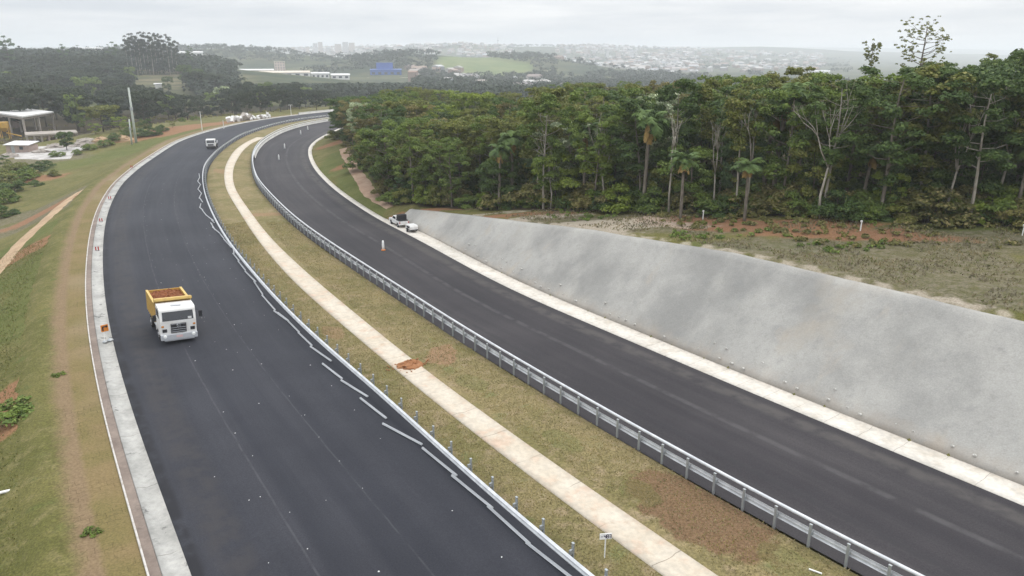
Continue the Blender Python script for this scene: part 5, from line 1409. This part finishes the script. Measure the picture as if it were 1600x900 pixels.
# leaning poles
m_pole = paint('pole concrete', (0.44, 0.47, 0.43), 0.8, 0.2, dirt=0.3)
for (bx, by), (tx, ty), r0, txt in (((213, 223), (200, 137), 0.34, 'tall pale pole leaning left beside the yard'), ((206, 226), (201, 186), 0.22, 'short pale pole leaning beside the tall pole')):
    p = at(bx, by); rr = ray(tx, ty); tt = p[1] / rr[1]; h = CAM_H + rr[2] * tt - p[2]; dx = rr[0] * tt - p[0]
    t = empty('utility_pole', p); tag(t, txt, 'pole')
    b = MB(); b.tube([(0, 0, -0.5), (dx * 0.5, 0.1, h * 0.5), (dx, 0.2, h)], [r0, r0 * 0.85, r0 * 0.7], 8); b.build('shaft', m_pole, t, smooth=True)
    b = MB(); b.lathe((dx * 0.62, 0.1, h * 0.62), [(r0 * 1.25, -0.4), (r0 * 1.3, 0.4)], 'Z', 8); b.build('clamp', m_post, t)
# white rubble beside the far left road
p0 = at(366, 190); p1 = at(428, 184)
for i in range(9):
    f = i / 8; q = p0 * (1 - f) + p1 * f; g = np.random.default_rng(300 + i); b = MB()
    s = (1.9 if i < 4 else 1.2) * g.uniform(0.8, 1.2)
    for _ in range(7):
        rx_, ry_, rz_ = g.uniform(0, 3, 3); m_ = Matrix.Rotation(rx_, 3, 'X') @ Matrix.Rotation(ry_, 3, 'Y')
        c = (g.normal(0, s * 0.5), g.normal(0, s * 0.45), abs(g.normal(0, s * 0.32)) + 0.2)
        b.box(c, (s * g.uniform(.5, 1.0), s * g.uniform(.4, .8), s * g.uniform(.35, .7)), rz=rz_, m=m_)
    o = b.build('rubble_heap', m_white if i % 3 != 2 else m_conc, bevel=0.06); dl_ = -near_line(q[0], q[1], LL)[0][0]
    o.location = (q[0] - max(0, 3.5 - dl_), q[1] + max(0, 3.5 - dl_) * 0.4, float(terr(q[0] - max(0, 3.5 - dl_), q[1], False)))
    tag(o, 'white rubble heap by far bend of left road, %s of nine from left' % ordinal(i + 1), 'heap', 'white rubble heaps by the far bend')
m_white0 = concrete('barrier concrete', (0.58, 0.57, 0.54), (0.50, 0.49, 0.46), stain_amt=0.25)
# pale concrete barriers at the far end of both roads
def barrier(P, off, y0, label, side_end):
    i0 = int(np.argmax(P[:, 1] > y0)); Q = P[i0:i0 + 130]
    o = sweep('concrete_barrier', Q, off, [(-0.28, -0.15), (0.28, -0.15), (0.28, 0.12), (0.14, 0.30), (0.12, 0.70), (-0.12, 0.70), (-0.14, 0.30), (-0.28, 0.12)], m_white0, None)
    tag(o, label, 'barrier'); return o
barrier(LL, -1.0, 262, 'pale concrete barrier on the outer side of the far left road', 0)
barrier(RL, 0.35, 148, 'pale concrete barrier along median side of far right road', 0)
m_stake = paint('stake white', (0.70, 0.69, 0.66), 0.7, 0.3, dirt=0.2)
for i, (px, py, h, txt) in enumerate(((1098, 343, 0.75, 'white stake on the red earth below the forest'), (1344, 361, 0.75, 'white stake in the weeds on the bench, right part'), (1597, 368, 0.75, 'white stake at the right margin of the bench'), (455, 180, 3.4, 'thin white post with a crosspiece beside the far left road'), (417, 187, 2.6, 'thin post right of the rubble by the far left road'), (350, 203, 2.6, 'thin post left of the rubble by the far left road'), (316, 204, 5.0, 'thin tall post on the sandy patch by the left road'))):
    p = at(px, py); b = MB(); b.tube([(0, 0, -0.3), (0.02, 0, h)], [0.05, 0.045] if h < 2 else [0.10, 0.08], 6)
    b.box((0, 0, h + 0.03), (0.14 if i != 3 else 1.5, 0.10, 0.14)); o = b.build('marker_stake', m_stake); o.location = p; tag(o, txt, 'stake')

# ------------------------------------------------------------------ vehicles
m_cab = paint('truck white', (0.70, 0.69, 0.67), 0.4, 0.5, dirt=0.3, dirtcol=(0.38, 0.30, 0.23), scale=1.5)
m_bed = paint('tipper yellow', (0.50, 0.285, 0.055), 0.55, 0.4, dirt=0.45, dirtcol=(0.22, 0.12, 0.06), scale=1.6)
m_rib = paint('tipper yellow pale', (0.54, 0.37, 0.115), 0.55, 0.4, dirt=0.35, dirtcol=(0.25, 0.14, 0.07))
m_blk = paint('black plastic', (0.022, 0.022, 0.025), 0.6, 0.4, dirt=0.15)
m_tyre = paint('tyre', (0.020, 0.020, 0.021), 0.9, 0.2, dirt=0.35, dirtcol=(0.08, 0.06, 0.05))
m_rim = paint('rim', (0.40, 0.40, 0.41), 0.5, 0.5, metal=0.3, dirt=0.4)
m_bump = paint('bumper grey', (0.42, 0.43, 0.45), 0.5, 0.5, dirt=0.2)
m_glass = NM('vehicle glass', 0.06, 0.9).color((0.018, 0.020, 0.026)).m
m_lamp = NM('lamp glass', 0.1, 0.8).color((0.85, 0.85, 0.82)).m
m_amber = NM('amber lamp', 0.25, 0.6).color((0.55, 0.22, 0.03)).m
m_red = paint('dull red', (0.40, 0.045, 0.04), 0.6, 0.4, dirt=0.2)
m_chrome = NM('chrome', 0.2, 0.6).color((0.62, 0.63, 0.65)).m
m_chrome.node_tree.nodes['Principled BSDF'].inputs['Metallic'].default_value = 0.8
m_plate = paint('plate', (0.62, 0.42, 0.40), 0.6, 0.3, dirt=0.1)
k = NM('red earth', 0.97, 0.1); k.color(k.mix(k.step(k.noise(5, 5, 0.7), 0.3, 0.7), (0.14, 0.048, 0.022), (0.28, 0.115, 0.055))); k.bump(k.noise(7, 5, 0.7), 0.9, 0.1); m_earth = k.m

def wheel(parent, x, y, r_, w, dual=False):
    b = MB(); sgn = 1 if x > 0 else -1
    b.lathe((x, y, r_), [(r_ * 0.6, -w / 2), (r_ * 0.93, -w / 2), (r_, -w / 2 + 0.05), (r_, w / 2 - 0.05), (r_ * 0.93, w / 2), (r_ * 0.6, w / 2)], 'X', 20)
    o = b.build('wheel', m_tyre, parent, smooth=False)
    b = MB(); b.lathe((x + sgn * (w / 2 - 0.02), y, r_), [(r_ * 0.58, -0.03 * sgn), (r_ * 0.56, 0.03 * sgn), (r_ * 0.30, 0.0), (r_ * 0.16, 0.07 * sgn)], 'X', 16); b.build('rim', m_rim, o)
    return o
def heading(h): return math.atan2(-h[0], h[1])

def dump_truck(loc, rz, label):
    t = empty('dump_truck', loc, rz); tag(t, label, 'dump truck')          # forward is +Y, front face at y = 0
    b = MB(); b.box((0.42, -3.1, 0.78), (0.14, 5.0, 0.26)); b.box((-0.42, -3.1, 0.78), (0.14, 5.0, 0.26))
    for y in (-1.3, -3.2, -4.45): b.box((0, y, 0.62), (1.7, 0.16, 0.16))
    b.build('chassis', m_blk, t)
    prof = [(0.0, 0.62), (0.02, 1.72), (-0.16, 2.50), (-0.24, 2.62), (-0.40, 2.68), (-1.55, 2.72), (-1.72, 2.62), (-1.76, 0.95), (-1.72, 0.95), (-1.70, 1.0), (-0.78, 1.0), (-0.72, 0.62)]
    b = MB(); b.prism(prof, 'X', -1.2, 1.2); cab_ = b.build('cab', m_cab, t, bevel=0.05)
    b = MB()                                                              # windscreen lies on the raked upper front
    def on(z): return 0.02 - (z - 1.72) / 0.78 * 0.18
    z0, z1 = 1.76, 2.40
    b.add([(-1.04, on(z0) + 0.012, z0), (1.04, on(z0) + 0.012, z0), (1.02, on(z1) + 0.012, z1), (-1.02, on(z1) + 0.012, z1), (-1.04, on(z0) - 0.03, z0), (1.04, on(z0) - 0.03, z0), (0.98, on(z1) - 0.03, z1), (-0.98, on(z1) - 0.03, z1)], [(0, 1, 2, 3), (7, 6, 5, 4), (0, 4, 5, 1), (1, 5, 6, 2), (2, 6, 7, 3), (3, 7, 4, 0)])
    ws = b.build('windscreen', m_glass, t)
    b = MB(); b.box((-0.78, on(1.86) + 0.02, 1.88), (0.24, 0.01, 0.16)); b.build('sticker', m_cab, ws)
    for sx_ in (-0.55, 0.55): b = MB(); b.tube([(sx_, on(1.80) + 0.03, 1.79), (sx_ + 0.38, on(1.98) + 0.03, 1.97)], 0.012, 4); b.build('wiper', m_blk, ws)
    b = MB(); b.box((0.0, -0.62, 2.72), (0.66, 0.34, 0.07)); b.build('roof_vent', m_bump, t, bevel=0.015)
    b = MB(); b.box((0, 0.035, 1.19), (1.04, 0.05, 0.70)); gr_ = b.build('grille', m_blk, t, bevel=0.01)
    for z in (0.94, 1.09, 1.24, 1.50): b = MB(); b.box((0, 0.068, z), (1.00, 0.02, 0.025)); b.build('grille_bar', m_bump, gr_)
    b = MB(); ring = [(0.125 * math.cos(a), 0.085, 1.38 + 0.125 * math.sin(a)) for a in np.linspace(0, 6.2832, 17)]; b.tube(ring, 0.016, 5, cap=False)
    b.tube([(-0.06, 0.085, 1.48), (0, 0.085, 1.39), (0.06, 0.085, 1.48)], 0.012, 4); b.tube([(-0.095, 0.085, 1.44), (-0.04, 0.085, 1.29), (0, 0.085, 1.37), (0.04, 0.085, 1.29), (0.095, 0.085, 1.44)], 0.012, 4)
    b.build('emblem', m_chrome, gr_)
    b = MB(); b.box((0, 0.06, 0.58), (2.44, 0.26, 0.40)); b.box((0, 0.05, 0.33), (2.0, 0.16, 0.10)); bp = b.build('bumper', m_bump, t, bevel=0.03)
    b = MB(); b.box((0, 0.198, 0.62), (0.42, 0.016, 0.15)); b.build('licence_plate', m_plate, bp)
    for s in (-1, 1):
        b = MB(); b.lathe((s * 0.95, 0.195, 0.66), [(0.13, -0.02), (0.12, 0.015), (0.06, 0.035)], 'Y', 14); b.build('headlight', m_lamp, t)
        b = MB(); b.box((s * 0.93, 0.03, 1.06), (0.30, 0.05, 0.24)); b.build('headlight_housing', m_blk, t, bevel=0.01)
        b = MB(); b.box((s * 1.05, 0.03, 1.38), (0.16, 0.04, 0.12)); b.build('indicator', m_amber, t)
        d = MB(); d.box((s * 1.205, -0.95, 1.42), (0.03, 1.0, 0.95)); dr = d.build('door', m_cab, t, bevel=0.008)
        d = MB(); d.prism([(-1.40, 1.92), (-0.34, 1.92), (-0.52, 2.46), (-1.40, 2.46)], 'X', s * 1.195, s * 1.225); d.build('side_window', m_glass, dr)
        d = MB(); d.box((s * 1.235, -1.34, 1.62), (0.03, 0.16, 0.04)); d.build('handle', m_blk, dr)
        d = MB(); d.tube([(s * 1.2, -0.22, 2.35), (s * 1.52, -0.06, 2.30), (s * 1.52, -0.06, 1.85)], 0.02, 5); mr = d.build('mirror', m_blk, t)
        d = MB(); d.box((s * 1.53, -0.05, 2.06), (0.24, 0.10, 0.46)); d.build('mirror_housing', m_blk, mr, bevel=0.02)
        b = MB(); b.prism([(-2.02, 0.62), (-2.02, 1.02), (-1.8, 1.18), (-0.85, 1.18), (-0.62, 1.02), (-0.62, 0.62), (-0.76, 0.62), (-0.80, 0.92), (-0.95, 1.06), (-1.7, 1.06), (-1.86, 0.92), (-1.9, 0.62)], 'X', s * 0.86, s * 1.21); b.build('mudguard', m_cab, t)
        b = MB(); b.box((s * 1.08, -0.34, 0.44), (0.24, 0.34, 0.12)); b.build('step', m_blk, t)
        wheel(t, s * 1.02, -1.32, 0.50, 0.28)
        for y in (-4.45,):
            wheel(t, s * 1.08, y, 0.50, 0.26); wheel(t, s * 0.78, y, 0.50, 0.26)
        b = MB(); b.lathe((s * 0.82, -3.1, 0.72), [(0.30, -0.55), (0.31, -0.5), (0.31, 0.5), (0.30, 0.55)], 'Y', 14); b.build('fuel_tank', m_bump, t)
    bed = MB(); y0, y1, zb, zt = -1.95, -5.55, 1.15, 2.55
    bed.box((0, (y0 + y1) / 2, zb + 0.05), (2.40, y0 - y1, 0.10))
    for s in (-1, 1): bed.box((s * 1.18, (y0 + y1) / 2, (zb + zt) / 2 + 0.052), (0.06, y0 - y1, zt - zb - 0.1))
    bed.box((0, y0 - 0.03, (zb + zt) / 2 + 0.12), (2.298, 0.06, zt - zb + 0.03)); 
    tb = bed.build('tipper_body', m_bed, t)
    b = MB(); b.box((0, y1 - 0.045, (zb + zt) / 2 + 0.05), (2.42, 0.08, zt - zb)); b.build('tailgate', m_bed, tb)
    for s in (-1, 1):
        for y in np.linspace(y0 - 0.12, y1 + 0.12, 7): b = MB(); b.box((s * 1.25, y, (zb + zt) / 2), (0.08, 0.11, zt - zb - 0.02)); b.build('side_rib', m_rib, tb)
        b = MB(); b.box((s * 1.20, (y0 + y1) / 2, zt + 0.055), (0.16, y0 - y1 + 0.1, 0.10)); b.build('top_rail', m_rib, tb)
    b = MB(); b.prism([(y0 - 0.06, zt + 0.11), (y0 + 0.50, zt + 0.30), (y0 + 0.55, zt + 0.36), (y0 + 0.52, zt + 0.50), (y0 - 0.06, zt + 0.40)], 'X', -1.26, 1.26); b.build('cab_shield', m_rib, tb)
    b = MB(); b.box((0, y0 + 0.02, zt + 0.02), (2.4, 0.05, 0.34)); b.build('front_panel', m_bed, tb)
    g = np.random.default_rng(8); vs, fs = [], []; nx_, ny_ = 16, 30
    for j in range(ny_ + 1):
        for i in range(nx_ + 1):
            u = i / nx_ * 2 - 1; v = j / ny_ * 2 - 1
            z = 2.40 + 0.36 * (1 - u * u) * (1 - v ** 4) + 0.06 * g.normal() * (abs(u) < 1) + 0.12 * math.sin(v * 5 + 1) * (1 - u * u)
            vs.append((u * 1.14, (y0 + y1) / 2 + v * (y0 - y1) * 0.485, z))
    for j in range(ny_):
        for i in range(nx_): q = j * (nx_ + 1) + i; fs.append((q, q + 1, q + nx_ + 2, q + nx_ + 1))
    n0 = len(vs); vs += [(-1.14, y1 + 0.08, 1.3), (1.14, y1 + 0.08, 1.3), (1.14, y0 - 0.08, 1.3), (-1.14, y0 - 0.08, 1.3)]; fs.append((n0, n0 + 1, n0 + 2, n0 + 3))
    b = MB(); b.add(vs, fs); o = b.build('earth_load', m_earth); o.location = loc; o.rotation_euler = (0, 0, rz)
    tag(o, 'load of red-brown earth heaped in the yellow tipper body', 'earth load')
    t.rotation_euler = (0, R(-3.5), rz); o.rotation_euler = (0, R(-3.5), rz)
    return t
def at_road(px, py): p = atz(px, py, 0.06); return p
def road_dir(P, p):
    i = int(np.argmin(np.hypot(P[:, 0] - p[0], P[:, 1] - p[1]))); d = P[max(i - 6, 0)] - P[i + 6]; return d / np.linalg.norm(d)
p = at_road(281, 536); h = road_dir(LL, p); h = np.array([0.55, -0.835])
dump_truck((p[0], p[1], 0.06), heading(h), 'white cab dump truck with yellow tipper full of red earth on left road')

def light_truck(loc, rz):
    t = empty('light_truck', loc, rz); tag(t, 'small white truck with an open bed, far up the left road', 'truck')
    b = MB(); b.prism([(0.0, 0.55), (0.02, 1.25), (-0.22, 2.02), (-0.36, 2.12), (-1.35, 2.14), (-1.45, 2.05), (-1.48, 0.7), (-1.3, 0.6)], 'X', -0.95, 0.95); b.build('cab', m_cab, t, bevel=0.05)
    def on(z): return 0.02 - (z - 1.25) / 0.77 * 0.24
    b = MB(); b.add([(-0.84, on(1.3) + .012, 1.3), (0.84, on(1.3) + .012, 1.3), (0.78, on(1.9) + .012, 1.9), (-0.78, on(1.9) + .012, 1.9), (-0.84, on(1.3) - .03, 1.3), (0.84, on(1.3) - .03, 1.3), (0.78, on(1.9) - .03, 1.9), (-0.78, on(1.9) - .03, 1.9)], [(0, 1, 2, 3), (7, 6, 5, 4), (0, 4, 5, 1), (1, 5, 6, 2), (2, 6, 7, 3), (3, 7, 4, 0)]); b.build('windscreen', m_glass, t)
    b = MB(); b.box((0, 0.03, 0.92), (1.2, 0.04, 0.3)); b.build('grille', m_blk, t); b = MB(); b.box((0, 0.05, 0.5), (1.9, 0.2, 0.3)); b.build('bumper', m_blk, t, bevel=0.02)
    for s in (-1, 1):
        b = MB(); b.lathe((s * 0.74, 0.04, 0.9), [(0.11, -0.02), (0.1, 0.03)], 'Y', 12); b.build('headlight', m_lamp, t)
        b = MB(); b.prism([(-1.2, 1.38), (-0.3, 1.38), (-0.48, 1.92), (-1.2, 1.92)], 'X', s * 0.94, s * 0.965); b.build('side_window', m_glass, t)
        b = MB(); b.box((s * 1.12, -0.15, 1.55), (0.16, 0.08, 0.28)); b.build('mirror', m_blk, t)
        wheel(t, s * 0.80, -0.95, 0.36, 0.22); wheel(t, s * 0.82, -3.6, 0.36, 0.34)
        b = MB(); b.box((s * 0.98, -3.05, 1.22), (0.05, 2.9, 0.42)); b.build('bed_side', m_bump, t)
    b = MB(); b.box((0, -3.05, 0.96), (2.0, 3.0, 0.10)); b.box((0, -2.6, 0.75), (0.8, 3.8, 0.18)); b.build('bed', m_blk, t)
    b = MB(); b.box((0, -1.6, 1.45), (1.9, 0.05, 0.9)); b.build('headboard', m_bump, t); b = MB(); b.box((0, -4.53, 1.22), (1.9, 0.05, 0.42)); b.build('tailgate', m_bump, t)
p = at_road(330, 233); light_truck((p[0], p[1], 0.06), heading(road_dir(LL, p)))

def pickup(loc, rz):
    t = empty('pickup_truck', loc, rz, 0.72); tag(t, 'white pickup carrying a dark box, parked on concrete strip beside grey slope', 'pickup')
    body = [(2.35, 0.42), (2.38, 0.78), (2.25, 0.98), (1.15, 1.08), (-2.35, 1.06), (-2.40, 0.45), (-1.95, 0.42), (-1.85, 0.70), (-1.55, 0.80), (-1.25, 0.70), (-1.15, 0.42), (1.05, 0.42), (1.15, 0.70), (1.45, 0.80), (1.75, 0.70), (1.85, 0.42)]
    b = MB(); b.prism(body, 'X', -0.88, 0.88); b.build('body', m_cab, t, bevel=0.03)
    b = MB(); b.prism([(1.15, 1.082), (0.45, 1.66), (0.25, 1.72), (-0.55, 1.72), (-0.68, 1.62), (-0.72, 1.082)], 'X', -0.80, 0.80); c_ = b.build('cabin', m_cab, t, bevel=0.03)
    b = MB(); b.add([(-0.7, 1.095, 1.15), (0.7, 1.095, 1.15), (0.66, 0.54, 1.60), (-0.66, 0.54, 1.60), (-0.7, 1.05, 1.12), (0.7, 1.05, 1.12), (0.66, 0.50, 1.57), (-0.66, 0.50, 1.57)], [(0, 1, 2, 3), (7, 6, 5, 4), (0, 4, 5, 1), (1, 5, 6, 2), (2, 6, 7, 3), (3, 7, 4, 0)]); b.build('windscreen', m_glass, c_)
    for s in (-1, 1):
        b = MB(); b.prism([(0.85, 1.16), (0.42, 1.58), (-0.55, 1.60), (-0.58, 1.16)], 'X', s * 0.79, s * 0.815); b.build('side_window', m_glass, c_)
        b = MB(); b.box((s * 0.66, 2.36, 0.80), (0.34, 0.06, 0.16)); b.build('headlight', m_lamp, t)
        b = MB(); b.box((s * 0.78, -2.39, 0.85), (0.14, 0.05, 0.30)); b.build('tail_light', m_red, t)
        wheel(t, s * 0.80, 1.45, 0.35, 0.22); wheel(t, s * 0.80, -1.55, 0.35, 0.22)
    b = MB(); b.box((0, -1.5, 1.13), (1.6, 1.55, 0.13)); b.build('bed_cover', m_blk, t)
    o = MB(); o.box((0.05, -1.2, 0.45), (1.45, 0.95, 0.78)); o.box((0.05, -1.2, 0.86), (1.5, 1.0, 0.05)); bx = o.build('tool_box', m_blk, bevel=0.03)
    bx.location = Vector(loc) + Matrix.Rotation(rz, 3, 'Z') @ Vector((0, 0, 0.82)); bx.scale = (0.72,) * 3; bx.rotation_euler = (0, 0, rz); tag(bx, 'dark square box standing on the bed of the parked white pickup', 'box')
def compressor(loc, rz):
    t = empty('site_trailer', loc, rz, 0.74); tag(t, 'small low white trailer right behind the parked pickup', 'trailer')
    b = MB(); b.prism([(1.0, 0.45), (1.02, 0.95), (0.75, 1.12), (-0.85, 1.12), (-1.0, 0.9), (-1.0, 0.45)], 'X', -0.66, 0.66); b.build('housing', m_cab, t, bevel=0.04)
    b = MB(); b.box((0, 0, 0.40), (1.2, 2.2, 0.09)); b.tube([(0, 1.1, 0.42), (0, 2.0, 0.42)], 0.05, 6); b.build('drawbar', m_blk, t)
    for s in (-1, 1):
        wheel(t, s * 0.78, 0.0, 0.32, 0.2); b = MB(); b.box((s * 0.665, -0.1, 0.8), (0.02, 1.1, 0.3)); b.build('louvre', m_blk, t)
pp_ = (RR + normals(RR) * 0.7); 
i1 = int(np.argmin(np.abs(RR[:, 1] - 88.2))); hd = RR[i1 + 3] - RR[i1 - 3]; hd /= np.linalg.norm(hd)
q = RR[i1] + normals(RR)[i1] * 0.95; pickup((q[0], q[1], 0.06), heading(hd))
i2 = int(np.argmin(np.abs(RR[:, 1] - 84.9))); q = RR[i2] + normals(RR)[i2] * 0.95; compressor((q[0], q[1], 0.06), heading(hd))

# ------------------------------------------------------------------ signs, delineators, stakes
m_orange = paint('sign orange', (0.62, 0.20, 0.02), 0.5, 0.4, dirt=0.1)
m_wpl = paint('plastic white', (0.78, 0.77, 0.75), 0.5, 0.4, dirt=0.1)
p = at_road(167, 533); a = math.atan2(p[0], -p[1] ) ; t = empty('warning_sign', (p[0], p[1], 0.05), heading((-p[0], -p[1])) + 0.25); tag(t, 'orange warning sign with black arrow on folding stand in left gutter', 'sign')
b = MB(); b.box((0, 0, 1.02), (0.50, 0.03, 0.52)); bo = b.build('panel', m_orange, t, bevel=0.01)
b = MB(); b.box((0.13, 0.02, 0.98), (0.10, 0.012, 0.26)); b.box((-0.02, 0.02, 1.13), (0.32, 0.012, 0.09)); b.add([(-0.10, 0.014, 1.02), (-0.10, 0.014, 1.24), (-0.23, 0.014, 1.13), (-0.10, 0.026, 1.02), (-0.10, 0.026, 1.24), (-0.23, 0.026, 1.13)], [(0, 1, 2), (5, 4, 3), (0, 3, 4, 1), (1, 4, 5, 2), (2, 5, 3, 0)]); b.build('arrow', m_blk, bo)
for s in (-1, 1): b = MB(); b.tube([(s * 0.08, -0.02, 0.76), (s * 0.20, 0.18 * s, 0.02)], 0.022, 5); b.build('leg', m_stake, t)
b = MB(); b.lathe((-0.22, 0.05, 0.0), [(0.20, 0.0), (0.22, 0.07), (0.12, 0.15)], 'Z', 10); b.lathe((0.16, 0.12, 0.0), [(0.16, 0.0), (0.17, 0.06), (0.09, 0.13)], 'Z', 10); b.build('sandbag', m_post, t)
p = atz(944.5, 871, 0.12); t = empty('median_sign', (p[0], p[1], 0.12), 0.12); tag(t, 'small white board with dark characters on a post in the median turf', 'sign')
b = MB(); b.tube([(0, 0, -0.2), (0.01, 0, 1.05)], 0.028, 6); b.build('post', m_stake, t)
bo_ = MB(); bo_.box((0, -0.04, 1.06), (0.50, 0.025, 0.27)); bd = bo_.build('board', m_wpl, t)
m_ink = paint('ink', (0.05, 0.04, 0.07), 0.7, 0.3, dirt=0.0)
b = MB()
def glyph(b, ox, segs, w=0.075, h=0.16, th=0.026):
    S = {'t': (0, h, w, th), 'm': (0, h / 2, w, th), 'b': (0, 0, w, th), 'tl': (-w / 2, h * .75, th, h / 2), 'tr': (w / 2, h * .75, th, h / 2), 'bl': (-w / 2, h * .25, th, h / 2), 'br': (w / 2, h * .25, th, h / 2)}
    for q, sname in enumerate(segs):
        x, z, sx_, sz_ = S[sname]; b.box((ox + x, -0.058 - 0.0006 * q, 0.98 + z), (sx_, 0.008, sz_))
glyph(b, -0.16, ('m',)); glyph(b, -0.03, ('tl', 'tr', 'm', 'br')); glyph(b, 0.08, ('t', 'm', 'b', 'tl', 'tr', 'bl', 'br')); glyph(b, 0.19, ('t', 'm', 'b', 'tr', 'br'))
b.build('lettering', m_ink, bd)

def delineator():
    t = empty('delineator'); b = MB(); b.lathe((0, 0, 0), [(0.24, 0.0), (0.24, 0.05), (0.14, 0.08)], 'Z', 12); b.build('base', m_orange, t)
    b = MB(); b.lathe((0, 0, 0.08), [(0.135, 0.0), (0.13, 0.3), (0.12, 0.6), (0.10, 0.92), (0.05, 0.98)], 'Z', 14); s_ = b.build('post', m_wpl, t, smooth=True)
    b = MB(); b.lathe((0, 0, 0.5), [(0.131, 0.0), (0.126, 0.16)], 'Z', 14); b.build('band', m_wpl, s_)
    return t
dproto = delineator(); dparts = kids(dproto)
def kids_of(o): return [c for c in dparts if c.parent == o]
for i, (px, py, txt) in enumerate(((599, 391, 'white and red delineator post on the right road, the nearest one'), (436, 250, 'white delineator post on the right road, second nearest'), (445, 232, 'white delineator post on the right road, in the middle of the bend'), (470, 210, 'white delineator post on the right road, next to the farthest'), (481, 203, 'white delineator post on the right road, the farthest one'))):
    if i == 0: o = dproto
    else:
        o = dproto.copy(); C.objects.link(o)
        for ch in list(dproto.children):
            c1 = ch.copy(); C.objects.link(c1); c1.parent = o
            if ch.name.startswith('base'): c1.material_slots[0].link = 'OBJECT'; c1.material_slots[0].material = m_post
            for g2 in list(ch.children): c2 = g2.copy(); C.objects.link(c2); c2.parent = c1
    p = at_road(px, py); o.location = (p[0], p[1], 0.07); tag(o, txt, 'delineator', 'delineator posts on the right road')
for i, (px, py, txt) in enumerate(((151, 391, 'pair of red marker stakes in the left gutter, nearest pair'), (157, 346, 'pair of red marker stakes in the left gutter, second pair'), (171, 311, 'pair of red marker stakes in the left gutter, third pair'), (205, 262, 'pair of red marker stakes in the left gutter, farthest pair'))):
    p = at_road(px, py); t = empty('marker_stand', (p[0], p[1], 0.0), 0.4, 0.62); tag(t, txt, 'marker', 'red marker stakes in the left gutter')
    b = MB(); b.box((0.1, 0, 0.05), (0.7, 0.25, 0.10)); b.build('base', m_post, t)
    for s in (-0.1, 0.3): b = MB(); b.box((s, 0, 0.42), (0.20, 0.05, 0.62)); b.build('panel', m_red, t, bevel=0.01)
# soil heap on the paved drain
p = atz(641, 571, 0.2); g = np.random.default_rng(88); vs, fs = [], []
for r_i in range(7):
    for j in range(20):
        a = 6.283 * j / 20; f = 1 - r_i / 6; rr = 0.95 * f * (1 + 0.16 * g.normal()); vs.append((rr * math.cos(a) * 1.05, rr * math.sin(a) * 0.75, 0.42 * (1 - f ** 1.5) + 0.03 * g.normal() - (0.12 if r_i == 0 else 0)))
for r_i in range(6):
    for j in range(20): fs.append((r_i * 20 + j, r_i * 20 + (j + 1) % 20, (r_i + 1) * 20 + (j + 1) % 20, (r_i + 1) * 20 + j))
b = MB(); b.add(vs, fs); b.add([vs[120 + j] for j in range(20)], [tuple(range(20))])
for _ in range(60):
    a = g.uniform(0, 6.28); rr = g.uniform(0.6, 1.5); s = g.uniform(0.03, 0.09); b.box((rr * math.cos(a) * 1.1, rr * math.sin(a) * 0.75, 0.02), (s, s, s), rz=g.uniform(0, 3))
m_spill = paint('spilled soil', (0.27, 0.125, 0.06), 0.95, 0.1, dirt=0.6, dirtcol=(0.36, 0.2, 0.11)); o = b.build('soil_heap', m_spill); o.location = (p[0], p[1], 0.19); o.rotation_euler = (0, 0, 0.5); tag(o, 'small heap of red soil spilled on the paved median drain', 'soil heap')
# odd bits on the near turf
p = at(2, 771); b = MB(); b.box((0, 0, 0.04), (0.75, 0.16, 0.08)); o = b.build('plank', m_stake, bevel=0.01); o.location = p; o.rotation_euler = (0, 0, 0.5); tag(o, 'pale short plank lying on the left bank near the frame edge', 'plank')
p = atz(1274, 893, 0.15); b = MB(); b.box((0, 0, 0.03), (0.5, 0.06, 0.04)); o = b.build('lath', m_stake); o.location = (p[0], p[1], 0.13); o.rotation_euler = (0, 0, -0.6); tag(o, 'thin white lath lying in the median turf by the right guardrail', 'lath')

# ------------------------------------------------------------------ air
hz = bpy.data.materials.new('haze'); hz.use_nodes = True; nn = hz.node_tree.nodes; nn.clear()
ho = nn.new('ShaderNodeOutputMaterial'); hv = nn.new('ShaderNodeVolumePrincipled')
hv.inputs['Color'].default_value = (0.93, 0.96, 1.0, 1); hv.inputs['Density'].default_value = 0.00031; hv.inputs['Anisotropy'].default_value = 0.2
hz.node_tree.links.new(hv.outputs[0], ho.inputs['Volume'])
zlo = float(GZ.min()) - 1.5; zhi = max(90.0, float(GZ.max()) + 4)
b = MB(); b.box((0, 4700, (zlo + zhi) / 2), (20000, 11000, zhi - zlo))
tag(b.build('haze', hz), kind='stuff')
